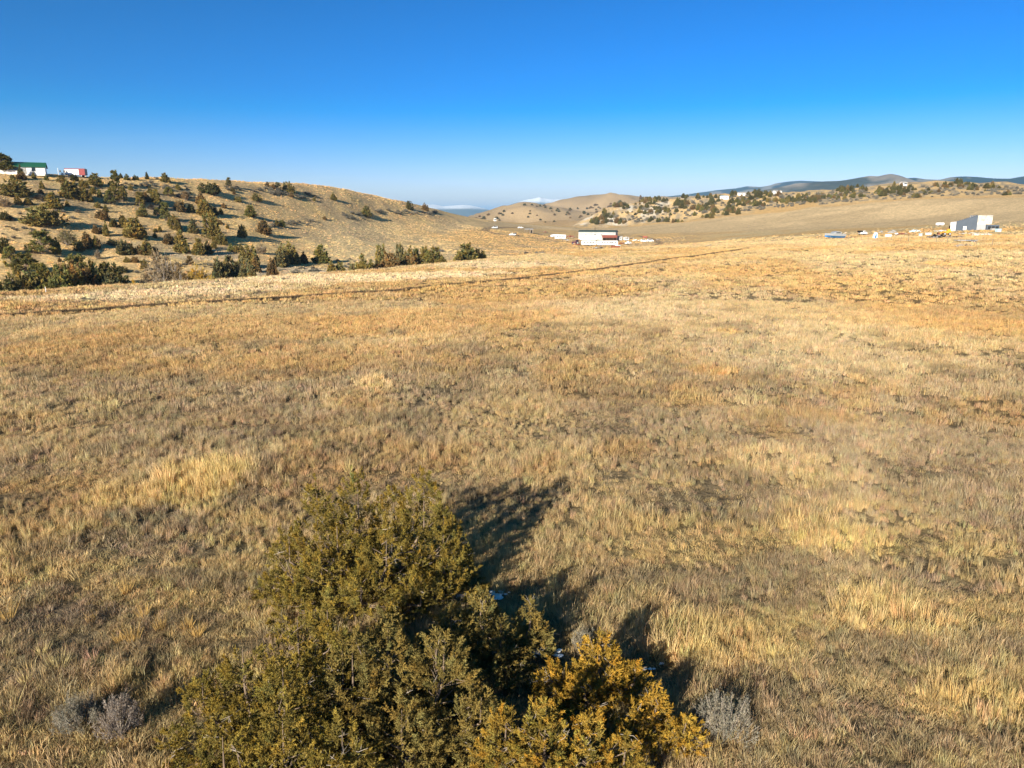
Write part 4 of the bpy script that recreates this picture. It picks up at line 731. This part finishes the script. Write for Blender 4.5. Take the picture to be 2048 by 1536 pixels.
def camper(name, x, y, Lpx, rz, label, fifth=False, rmin=300, bus=False, flip=1, hgt=3.0):
    p = on_ground(x, y, rmin); L = Lpx * mpp(p); e = empty(name, p, R(rz), label, 'bus' if bus else 'trailer'); h = L / 2; W = 1.22; z0 = .55
    if fifth: prof = [(h, z0), (h, hgt), (-h * .55, hgt + .25), (-h, hgt - .1), (-h, 1.75), (-h * .45, 1.55), (-h * .45, z0)]
    else: prof = [(h, z0), (h, hgt - .2), (h * .95, hgt), (-h * .95, hgt), (-h, hgt * .72), (-h, z0 + .35), (-h * .94, z0)]
    prof = [(a * flip, b) for a, b in prof]; prism('body', prof, -W, W, M_white, e, .03)
    for f_ in ((.62, .2, -.12, -.6) if not bus else (.75, .5, .25, 0, -.25, -.5)):
        for s in (-1, 1): box('window', (f_ * h * flip - .42, s * W - .03, 1.55), (f_ * h * flip + .42, s * W + .03, 2.2), M_glass, e)
    box('door', (.40 * h * flip - .32, -W - .025, .7), (.40 * h * flip + .32, -W + .03, 2.35), M_grey, e); box('stripe', (-h * .42, -W - .015, 1.1), (h * .96, -W + .02, 1.26), M_grey, e)
    for wx in ((.12, .26) if not bus else (-.62, .6)):
        for s in (-1, 1): wheel(e, wx * h * flip, s * (W - .12), .38)
    if not bus:
        rod('hitch', (-h * flip, 0, .55), (-(h + .9) * flip, 0, .5), .06, M_black, e) if not fifth else rod('jack', (-h * .8 * flip, 0, 0), (-h * .8 * flip, 0, 1.7), .07, M_black, e)
        box('roof_vent', (-.3, -.3, hgt), (.3, .3, hgt + .22), M_white, e)
    else: box('windshield', (-h * flip - .03, -W * .85, 1.5), (-h * flip + .06, W * .85, 2.35), M_glass, e)
    return e
def heap(name, x, y, wpx, hpx, mat, label, cat, seed, rmin=250, n=26, kind='plank', mats=None):
    p = on_ground(x, y, rmin); m = mpp(p); w, h = wpx * m, hpx * m; e = empty(name, p, 0, label, cat); g = random.Random(seed)
    for k in range(n):
        cx, cy = g.uniform(-.5, .5) * w, g.uniform(-.25, .25) * min(w, 5); cz = h * g.uniform(0, .6) * max(0, 1 - abs(cx) / (w * .55)); mt = g.choice(mats or [mat]); bm = bmesh.new()
        if kind == 'rock':
            bmesh.ops.create_icosphere(bm, subdivisions=1, radius=h * g.uniform(.25, .5))
            for v in bm.verts: v.co = Vector((v.co.x * g.uniform(.8, 1.3), v.co.y * g.uniform(.8, 1.2), v.co.z * g.uniform(.6, .9)))
        else: bm_box(bm, (-h * g.uniform(.3, 1.4), -h * .12, -h * g.uniform(.05, .3)), (h * g.uniform(.3, 1.4), h * g.uniform(.1, .4), h * g.uniform(.05, .3)))
        bmesh.ops.rotate(bm, verts=bm.verts[:], matrix=Matrix.Rotation(g.uniform(-.6, .6), 3, 'Y') @ Matrix.Rotation(g.uniform(0, 6.28), 3, 'Z')); bmesh.ops.translate(bm, verts=bm.verts[:], vec=(cx, cy, cz + h * .15)); pobj('rock' if kind == 'rock' else 'scrap_piece', bm, mt, e)
    return e
def mound(name, x, y, wpx, hpx, mat, label, rmin=300):
    p = on_ground(x, y, rmin); m = mpp(p); w, h = wpx * m, hpx * m; N = 16; V, Q = [], []
    for i in range(N + 1):
        for j in range(N + 1):
            a, b = i / N * 2 - 1, j / N * 2 - 1; d = min(1, math.hypot(a, b)); V.append((a * w / 2, b * w / 3, h * (1 - d) ** .9 * (1 + .25 * math.sin(a * 7 + b * 5)) - .15))
    for i in range(N):
        for j in range(N): q = i * (N + 1) + j; Q.append((q, q + N + 1, q + N + 2, q + 1))
    me = mesh_np(name, V, None, Q, True); me.materials.append(mat); o = link(bpy.data.objects.new(name, me)); o.location = p; return tag(o, label, 'mound')
def build_farmyard():
    M_siding = plain('dirty_white_siding', (.40, .40, .385), .7, .2, 0, .12, .5)
    b = gable('barn', 1196, 479.5, 350, 74, 10, 5.4, .9, -16, M_siding, M_dkgreen, 'long white barn with dark green roof behind the parked campers', 'barn', .35, [(-.05, 3.0, .9, .7), (.12, 3.1, .7, .6), (-.3, 2.9, .9, .6)], .25)
    rod('stove_pipe', (-1.8, -2.2, 5), (-1.8, -2.2, 8.2), .12, M_black, b)
    camper('fifth_wheel_trailer', 1116, 479, 30, 8, 'white fifth wheel camper with raised nose parked apart from the barn', True)
    camper('travel_trailer', 1176, 481.6, 32, -4, 'tall white travel trailer standing close against the long barn', hgt=3.3)
    camper('travel_trailer', 1177, 491.5, 29, -2, 'low white travel trailer in the front row next to the white bus', hgt=2.8)
    camper('bus', 1214, 492, 42, 3, 'long white bus parked below the red roofed shed', bus=True, hgt=2.9)
    p = on_ground(1219, 482.5, 350); m = mpp(p); L = 27 * m; e = empty('shed', p, R(-6), 'open fronted shed with faded red roof between bus and barn', 'shed')
    for k in range(5): rod('post', (-L / 2 + k * L / 4, -2.2, -.3), (-L / 2 + k * L / 4, -2.2, 2.5), .12, M_wood, e)
    box('back_wall', (-L / 2, 2.2, -.3), (L / 2, 2.4, 3.0), M_wood, e); box('side_wall', (-L / 2 - .1, -2.1, -.3), (-L / 2 + .1, 2.15, 2.5), M_dark, e); box('side_wall', (L / 2 - .1, -2.1, -.3), (L / 2 + .1, 2.15, 2.5), M_dark, e)
    prism('roof', [(-3.0, 2.4), (0, 3.75), (3.0, 3.1), (3.0, 3.25), (0, 3.95), (-3.0, 2.55)], -L / 2 - .5, L / 2 + .5, M_redroof, e, 0, 'x')
    gable('small_shed', 1239, 481, 350, 11, 3, 2.1, .7, -10, M_grey, M_conc, 'small grey shed at the end of the red roofed shed', 'shed', .15, [(.2, 1.0, .6, .5)])
    p = on_ground(1231, 498.5, 330); m = mpp(p); L = 17 * m; e = empty('wagon', p, R(4), 'rust red flatbed wagon in front of the white bus', 'wagon'); box('bed', (-L / 2, -1.1, .85), (L / 2, 1.1, 1.05), M_rust, e)
    for s in (-1, 1): box('side_board', (-L / 2, s * 1.05 - .04, 1.06), (L / 2, s * 1.05 + .04, 1.75), M_rust, e)
    rod('drawbar', (-L / 2, 0, .7), (-L / 2 - 1.6, 0, .5), .07, M_rust, e)
    for wx in (-L * .32, L * .32):
        for s in (-1, 1): wheel(e, wx, s * .95, .42)
    c = empty('plastic_crate', (p[0] + 1, p[1], p[2] + 1.06), 0, 'pale blue and white load piled on the rust red wagon', 'crate'); box('crate', (-1.1, -.7, 0), (.1, .6, 1.3), M_white, c, .04); box('crate', (.25, -.7, 0), (1.4, .6, 1.0), M_ltblue, c, .04)
    # tractor
    p = on_ground(1151, 489, 330); e = empty('tractor', p, R(8), 'dark maroon tractor at the nose end of the low travel trailer', 'tractor'); box('hood', (-2.2, -.45, .9), (.1, .45, 1.6), M_purple, e, .06); box('cab', (.1, -.75, .9), (1.7, .75, 2.7), M_purple, e, .06); box('window', (.3, -.78, 1.75), (1.5, .78, 2.5), M_glass, e); rod('exhaust', (-1.2, .2, 1.6), (-1.2, .2, 2.7), .06, M_black, e)
    for s in (-1, 1): wheel(e, 1.0, s * .95, .85, .45); wheel(e, -1.7, s * .75, .5, .3)
    heap('scrap_pile', 1153, 490, 12, 3, M_purple, 'maroon scrap strewn beside the tractor', 'scrap', 3, 330, 14, mats=[M_purple, M_rust, M_wood])
    car('suv', 1287.5, 484.5, 12.5, 5, M_white, 'white car with its nose toward the yard loop, one of two parked end to end', 'suv'); car('suv', 1300.5, 484, 13, 3, M_white, 'long roofed white van behind the other white car by the yard loop', 'suv')
    p = on_ground(1290, 477.5, 350); e = empty('utility_trailer', p, R(-12), 'small red utility trailer behind the two white cars', 'trailer'); box('bed', (-1.7, -.9, .55), (1.7, .9, .75), M_rust, e); box('cover', (-1.65, -.85, .76), (1.65, .85, 1.7), M_redroof, e, .15)
    for s in (-1, 1): wheel(e, .1, s * .95, .34)
    rod('hitch', (-1.7, 0, .6), (-2.8, 0, .5), .06, M_black, e)
    camper('box_trailer', 1252, 482, 10, 6, 'short white box trailer just past the end of the barn', hgt=2.4); car('pickup_truck', 1256, 489, 12, 30, M_white, 'white pickup parked alone between the wagon and the two white cars', 'pickup', 330)
    e = car('pickup_truck', 1025, 471.5, 13, 172, M_white, 'white pickup with black rack on the dirt road bend', 'pickup'); box('rack', (-2.6, -.9, 1.14), (-.45, .9, 1.85), M_black, e, .03)
    p = on_ground(1036, 472, 350); e2 = empty('flatbed_trailer', p, R(-6), 'low black flatbed trailer hitched behind the white pickup', 'trailer'); box('bed', (-2.0, -1, .5), (2.0, 1, .66), M_black, e2); rod('hitch', (-2.0, 0, .55), (-3.2, 0, .5), .06, M_black, e2)
    for s in (-1, 1): wheel(e2, .3, s * 1.05, .34)
    car('suv', 989.5, 457.5, 12, 175, M_silver, 'silver car driving on the dirt road at the bend', 'suv', 400); car('sedan', 1041, 457, 11, 10, M_white, 'white car parked beside the weathered dark shed', 'sedan', 400)
    p = on_ground(1058, 466, 380); m = mpp(p); L = 18 * m; e = empty('shed', p, R(6), 'weathered dark shed with a lean-to awning by the white car', 'shed'); box('wall', (.05 * L, -1.8, -.2), (.42 * L, 1.8, 2.5), M_wood, e); box('door', (.14 * L, -1.87, 0), (.32 * L, -1.75, 2.0), M_dark, e); prism('roof', [(-2.2, 2.5), (2.2, 3.0), (2.2, 3.15), (-2.2, 2.65)], -L * .5, L * .46, M_conc, e, 0, 'x')
    for k in (-.48, -.25): rod('post', (k * L, -1.9, -.2), (k * L, -1.9, 2.55), .1, M_wood, e); rod('post', (k * L, 1.9, -.2), (k * L, 1.9, 2.9), .1, M_wood, e)
    camper('travel_trailer', 990, 443.5, 5.5, 5, 'tiny white trailer far off below the tan hill', rmin=640, hgt=2.6)
    for x, y, w, h, mt, lb, sd in ((1080, 470, 9, 2, M_black, 'low dark scrap heap between the weathered shed and fifth wheel camper', 4), (1197, 497, 22, 4, M_dark, 'long blackish scrap heap below the low white travel trailer', 5), (1142, 475, 14, 4, M_redroof, 'reddish scrap heap between the fifth wheel camper and barn', 6), (1262, 478, 14, 3, M_wood, 'brown scrap heap next to the short white box trailer', 7), (1225, 502, 22, 2, M_wood, 'low timber heap in the grass below the rust red wagon', 8), (1420, 491.5, 16, 2, M_dark, 'dark stack of low planks alone on the field crest', 9),
        (1090, 465, 10, 2.5, M_rust, 'rusty scrap heap up the slope from the fifth wheel camper', 10), (1130, 481, 14, 3, M_conc, 'grey scrap heap between the maroon tractor and fifth wheel camper', 11), (1272, 482, 12, 3, M_white, 'white debris heap before the two white cars', 12), (1258, 486, 10, 3, M_ltblue, 'pale blue debris heap beside the lone white pickup', 13),
        (1246, 488, 12, 4, M_rust, 'rusty scrap heap at the tail of the white bus', 14), (1160, 486, 12, 3, M_wood, 'timber heap at the nose of the tall travel trailer', 15), (1100, 474, 8, 2.5, M_black, 'black scrap heap before the fifth wheel camper', 16), (1318, 480, 10, 2, M_wood, 'timber heap past the two white cars', 17)):
        heap('scrap_pile', x, y, w, h, mt, lb, 'scrap', sd, 200 if x == 1420 else 330, 20, mats=[mt, M_wood, M_conc if sd % 2 else mt])
def build_right_yard():
    # cabin boat
    p = on_ground(1669, 477.5, 240); m = mpp(p); L = 42 * m; e = empty('boat', p, R(14), 'grey cabin boat with blue bottom lying in the grass', 'boat')
    def hull(name, z0, z1, w0, w1, mat):
        V, Q = [], []; N = 14
        for i in range(N + 1):
            t = i / N; x = -L / 2 + L * t; f = min(1, (t / .35)) ** .6 if t < .35 else 1; k = 1 - .5 * (1 - f) ; rise = .35 * (1 - t) ** 2
            for s, z, w in ((-1, z0 + rise * 1.3, w0 * f), (-1, z1 + rise, w1 * f), (1, z1 + rise, w1 * f), (1, z0 + rise * 1.3, w0 * f)): V.append((x - (z - z0) * .5 * (1 - t), s * max(w, .04), z))
        for i in range(N):
            for j in range(4): Q.append((i * 4 + j, i * 4 + (j + 1) % 4, (i + 1) * 4 + (j + 1) % 4, (i + 1) * 4 + j))
        Q += [(0, 3, 2, 1), (N * 4, N * 4 + 1, N * 4 + 2, N * 4 + 3)]
        me = mesh_np(name, V, None, Q); me.materials.append(mat); return link(bpy.data.objects.new(name, me), e)
    hull('bottom', .25, .95, .35, 1.25, M_blue); hull('topside', .955, 1.75, 1.25, 1.45, M_silver)
    c = prism('cabin', [(-L * .22, 1.8), (L * .26, 1.75), (L * .26, 2.5), (L * .08, 2.75), (-L * .08, 2.6)], -1.1, 1.1, M_silver, e, .06); box('window', (-.04 * L, -1.13, 2.05), (.2 * L, 1.13, 2.4), M_glass, c)
    rod('rail', (L * .3, -1.2, 1.75), (L * .49, -1.2, 2.4), .04, M_white, e); rod('rail', (L * .3, 1.2, 1.75), (L * .49, 1.2, 2.4), .04, M_white, e)
    for k in (-.25, .05, .32): box('support_block', (k * L - .2, -.8, -.1), (k * L + .2, .8, .45), M_wood, e)
    # blue and white skiff stood on end
    p = on_ground(1750.5, 477.5, 240); m = mpp(p); h = 13 * m; e = empty('skiff', p, R(12), 'blue and white skiff stood upright on its stern in the yard', 'boat'); w = 9 * m / 2
    prism('hull', [(-w, -.1), (w, -.1), (w * 1.05, h * .4), (w * .75, h * .8), (w * .3, h), (-.1, h * .96), (-w * .7, h * .6)], -.25, .6, M_white, e, .05); prism('blue_panel', [(-w * .75, .15), (w * .25, .15), (w * .3, h * .55), (w * .1, h * .82), (-w * .45, h * .5)], -.30, -.22, M_blue, e)
    p = on_ground(1776.5, 475, 240); m = mpp(p); e = empty('water_tank', p, R(20), 'white cube tank on the grass between the skiff and gravel mound', 'tank'); s = 4.5 * m; box('tank', (-s, -s, .1), (s, s, 6 * m), M_white, e, .12); rod('lid', (0, 0, 6 * m), (0, 0, 6 * m + .12), .3, M_grey, e); box('pallet', (-s, -s, -.1), (s, s, .095), M_wood, e)
    e = car('pickup_truck', 1725.5, 470, 14, 8, M_white, 'white pickup sunk in the grass beyond the upright skiff', 'pickup', 280); box('load', (-2.2, -.8, 1.14), (-.5, .8, 1.8), M_dark, e)
    mound('gravel_mound', 1785, 466, 26, 7, M_gravel, 'grey gravel mound beyond the white cube tank'); mound('gravel_mound', 1762, 465, 16, 4, M_gravel, 'low flat grey gravel mound beside the taller one')
    p = on_ground(1879.5, 452, 300); m = mpp(p); L = 15 * m; e = empty('propane_tank', p, R(4), 'long white cylindrical tank standing off the white end of the slate grey building', 'tank')
    rod('tank', (-L / 2, 0, .95), (L / 2, 0, .95), .62, M_white, e, 16)
    for k in (-.3, .3): box('saddle', (k * L - .12, -.5, -.1), (k * L + .12, .5, .5), M_conc, e)
    # unfinished building: stepped slate wall, white return, rust stained block, dark wing
    p = on_ground(1932, 461, 280); m = mpp(p); e = empty('unfinished_building', p, R(-8), 'unfinished building with stepped slate grey wall and rust stained white block', 'building')
    w, h0, h1 = 38 * m, 17.5 * m, 30 * m; steps = [(-w / 2, -.4), (w / 2, -.4), (w / 2, h1)]; N = 9
    for k in range(N): xa = w / 2 - w * (k + 1) / N * .98; z = h1 - (h1 - h0) * (k + 1) / N; steps += [(xa + w / N * .98 * (0 if k else 0), z + (h1 - h0) / N), (xa, z)]
    steps[-1] = (-w / 2, steps[-1][1]); steps[-2] = (-w / 2, steps[-2][1]) if False else steps[-2]
    prism('stepped_wall', steps, 0, .35, M_slate, e); prism('end_wall', [(.36, -.4), (6, -.4), (6, h0 * .9), (.36, h0)], -w / 2, -w / 2 + .3, M_white, e, 0, 'x'); box('wing_wall', (-w / 2 - 8 * m, 1.2, -.4), (-w / 2 - .02, 1.5, h0 * .92), M_white, e); box('opening', (-w / 2 - 9 * m, 1.6, 0), (-w / 2 - 7 * m, 2.2, h0 * .55), M_dark, e)
    box('white_panel', (-w / 2 + 13 * m, -.06, .2), (-w / 2 + 19 * m, .05, 8 * m), M_white, e)
    b2 = box('upper_block', (w / 2 + .02, .4, 12 * m), (w / 2 + 28 * m, 7, 29 * m), M_rustwhite, e); box('cornice', (w / 2 - .0, .3, 29 * m + .01), (w / 2 + 28.5 * m, 7.1, 29.8 * m), M_conc, b2)
    box('lower_block', (w / 2 + .02, .2, -.4), (w / 2 + 17 * m, 6.8, 12 * m - .01), M_grey, e); dk = box('dark_wing', (w / 2 + 17 * m + .02, -.6, -.4), (w / 2 + 40 * m, 5, 11 * m), M_slate, e)
    for k in range(3): box('window', (w / 2 + (19.5 + 7 * k) * m, -.66, 3 * m), (w / 2 + (25 + 7 * k) * m, -.55, 8.5 * m), M_glass, dk)
    heap('rubble_row', 1893, 463, 44, 4.5, M_rock, 'row of white rubble blocks in front of the slate grey wall', 'rubble', 41, 250, 40, 'rock', [M_rock, M_white, M_conc]); heap('rubble_row', 1938, 468, 36, 4, M_rock, 'scattered pale rubble below the slate grey wall beside the orange loader', 'rubble', 42, 250, 26, 'rock', [M_rock, M_conc])
    heap('concrete_blocks', 1965, 471.5, 38, 6, M_conc, 'grey concrete blocks stacked below the rust stained white block', 'blocks', 43, 250, 20, 'plank', [M_conc, M_rock]); heap('scrap_pile', 1878, 476, 34, 7, M_black, 'tangled black scrap pile with pale rods beside the orange loader bucket', 'scrap', 44, 240, 40, 'plank', [M_black, M_dark, M_grey, M_wood]); heap('scrap_pile', 1915, 475, 40, 4, M_dark, 'low dark timber heap behind the orange loader wheels', 'scrap', 45, 240, 30, 'plank', [M_dark, M_wood])
    heap('scrap_pile', 1700, 476, 20, 3, M_dark, 'flat brown scrap heap between the cabin boat and upright skiff', 'scrap', 46, 240, 18, 'plank', [M_dark, M_rust, M_wood]); heap('scrap_pile', 1806, 469, 24, 4, M_rust, 'rusty scrap heap next to the taller gravel mound', 'scrap', 47, 250, 24, 'plank', [M_rust, M_wood, M_white]); heap('scrap_pile', 1830, 464, 18, 5, M_white, 'pale debris heap beyond the rusty scrap heap', 'scrap', 48, 250, 18, 'plank', [M_white, M_conc, M_ltblue]); heap('brush_pile', 1925, 493, 26, 5, M_wood, 'grey brush pile out in the field below the scrap', 'brush', 49, 200, 40, 'plank', [M_wood, M_twig])
    # yellow loader
    p = on_ground(1893, 470.5, 250); e = empty('loader', p, R(-14), 'orange yellow loader among the scrap before the slate grey wall', 'tractor'); box('body', (-1.3, -.6, .6), (1.3, .6, 1.4), M_orange, e, .06); box('cab', (-.1, -.55, 1.4), (1.0, .55, 2.2), M_orange, e, .05); rod('arm', (-.9, .65, 1.2), (-2.4, .65, .7), .1, M_orange, e); rod('arm', (-.9, -.65, 1.2), (-2.4, -.65, .7), .1, M_orange, e); box('bucket', (-2.9, -.85, .2), (-2.4, .85, .85), M_rust, e)
    for wx in (-.8, .8):
        for s in (-1, 1): wheel(e, wx, s * .75, .5, .3)
    for x, y, mt, lb, wd, hh in ((1840.5, 473.5, M_ltblue, 'pale blue plastic drum tote in front of the pale debris heap', 5, 6), (1856.5, 470, M_white, 'small white chest freezer box beside the black scrap pile', 8, 4), (1996, 464, M_ltblue, 'pale blue tote standing past the dark wing of the building', 8, 6), (1985, 461, M_conc, 'squat concrete box at the corner of the dark wing', 6, 4)):
        p = on_ground(x, y, 250); m = mpp(p); e = empty('storage_tote', p, R(10), lb, 'container'); box('tub', (-wd * m / 2, -wd * m / 2, .0), (wd * m / 2, wd * m / 2, hh * m), mt, e, .1); box('lid', (-wd * m / 2 - .04, -wd * m / 2 - .04, hh * m + .005), (wd * m / 2 + .04, wd * m / 2 + .04, hh * m + .1), mt, e)
    p = on_ground(1931, 485, 200); m = mpp(p); L = 38 * m; e = empty('flatbed_trailer', p, R(-5), 'long low grey flatbed trailer in the grass below the scrap', 'trailer'); box('bed', (-L / 2, -1.1, .55), (L / 2, 1.1, .72), M_grey, e)
    for k in range(7): box('deck_board', (-L / 2 + k * L / 7 + .05, -1.08, .725), (-L / 2 + (k + 1) * L / 7 - .05, 1.08, .77), M_wood, e)
    for wx in (.2, .32):
        for s in (-1, 1): wheel(e, wx * L, s * 1.15, .34)
    # wire fence posts along the yard
    for k, (x, y) in enumerate(((1632, 478), (1660, 481), (1696, 480), (1722, 481), (1736, 483), (1755, 482), (1782, 482), (1801, 483), (1817, 483), (1844, 484), (1872, 485), (1894, 486), (1921, 487), (1953, 488), (1984, 491))):
        p = on_ground(x, y, 150); o = rod('fence_post', (0, 0, -.3), (0, 0, 1.35 + .15 * (k % 3)), .07, M_wood, None, 6); o.location = p; o.rotation_euler = (.04 * (k % 3 - 1), .05 * (k % 4 - 1.5), 0); tag(o, 'thin weathered fence post along the front of the scrap yard', 'post', 'fence posts along the scrap yard')
    o = rod('marker_post', (0, 0, -.2), (0, 0, .9), .045, M_white, None, 6); o.location = on_ground(92, 585); tag(o, 'white marker post on the field crest before the gully junipers', 'post')
    for x, y, lb in ((1287, 450, 'thin dark pole at the far edge of the brown field before the rocky hill'), (1150, 455, 'short dark pole on the field edge beside the foot of the rocky hill'), (1497, 455, 'thin dark pole standing inside the brown field')):
        p = on_ground(x, y, 450); o = rod('pole', (0, 0, -.3), (0, 0, 5 * mpp(p)), .12, M_wood, None, 6); o.location = p; tag(o, lb, 'pole')
def build_ridge_houses():
    p = on_ground(43, 346, 250); rr = math.hypot(p[0], p[1])
    gable('house', 41, 346.5, 260, 88, 8, 2.5, 1.6, 28, M_white, M_green, 'white house with bright green metal roof on the ridge', 'house', .4, [(-.12, 1.2, 2.2, 1.0), (-.02, 1.2, 1.5, 1.0), (.28, 1.0, 1.1, 1.3), (-.35, 1.2, 1.4, 1.0)], .1)
    p = on_ground(153, 354.5, 250); m = mpp(p); L = 37 * m; e = empty('box_trailer', p, R(12), 'red box trailer with white side panel on the ridge', 'trailer'); box('box', (-L / 2, -1.25, .7), (L / 2, 1.25, 3.1), M_red, e, .05); box('side_panel', (-L * .48, -1.29, .85), (L * .2, -1.2, 2.8), M_white, e); box('front', (L / 2 + .01, -1.2, .75), (L / 2 + .08, 1.2, 3.0), M_black, e)
    for wx in (-.3, -.2, .3):
        for s in (-1, 1): wheel(e, wx * L, s * 1.1, .42)
    p = on_ground(125.5, 352, 250); m = mpp(p); e = empty('panel_stand', p, 0, 'two small black panels on a pale stand between house and red trailer', 'solar panel'); box('base', (-3 * m, -.3, -.2), (3 * m, .3, 5 * m), M_white, e, .05)
    for s in (-1, 1): box('panel', (s * 4 * m - 1.5 * m, -.05, 7 * m), (s * 4 * m + 1.5 * m, .05, 11 * m), M_black, e); rod('arm', (0, 0, 5 * m), (s * 4 * m, 0, 8 * m), .08, M_black, e)
    o = rod('flag_pole', (0, 0, -.3), (0, 0, 13 * m), .09, M_white, None, 8); o.location = on_ground(117, 349, 250); tag(o, 'thin white pole on the ridge beside the black panel stand', 'pole')
    for x, y, w, hw, lb in ((1554, 387.5, 13, 2.6, 'small white house standing on the far ridge among junipers'), (1448, 398, 14, 2.6, 'low pale blue white house half hidden by junipers on the rocky hill'), (1485, 391, 18, 2.4, 'long white house on the rocky hill ridge'), (1806, 372, 7, 2.4, 'tiny white cabin on the crest of the rocky hill')):
        gable('house', x, y, 720, w, 7, hw, 1.0, 5, M_white, M_conc if x != 1448 else M_ltblue, lb, 'house', .3, [(-.2, 1.0, 1.4, 1.0), (.22, 1.0, 1.4, 1.0)])
build_farmyard()
build_right_yard()
build_ridge_houses()
build_grass()
# ------------------------------------------------------------------ haze
def box_mesh(name, lo, hi):
    x0, y0, z0 = lo; x1, y1, z1 = hi
    V = [(x0, y0, z0), (x1, y0, z0), (x1, y1, z0), (x0, y1, z0), (x0, y0, z1), (x1, y0, z1), (x1, y1, z1), (x0, y1, z1)]
    return mesh_np(name, V, None, [(0, 3, 2, 1), (4, 5, 6, 7), (0, 1, 5, 4), (1, 2, 6, 5), (2, 3, 7, 6), (3, 0, 4, 7)])
me = box_mesh('haze', (-70000, -70000, -120), (70000, 70000, 450))
mh = bpy.data.materials.new('thin_haze'); mh.use_nodes = True; nh = mh.node_tree.nodes; nh.remove(nh['Principled BSDF'])
pv = nh.new('ShaderNodeVolumePrincipled'); pv.inputs['Color'].default_value = (.38, .66, 1.0, 1); pv.inputs['Density'].default_value = 6.5e-5; pv.inputs['Anisotropy'].default_value = 0.0
mh.node_tree.links.new(pv.outputs[0], nh['Material Output'].inputs['Volume']); me.materials.append(mh)
tag(link(bpy.data.objects.new('haze', me)), kind='stuff')
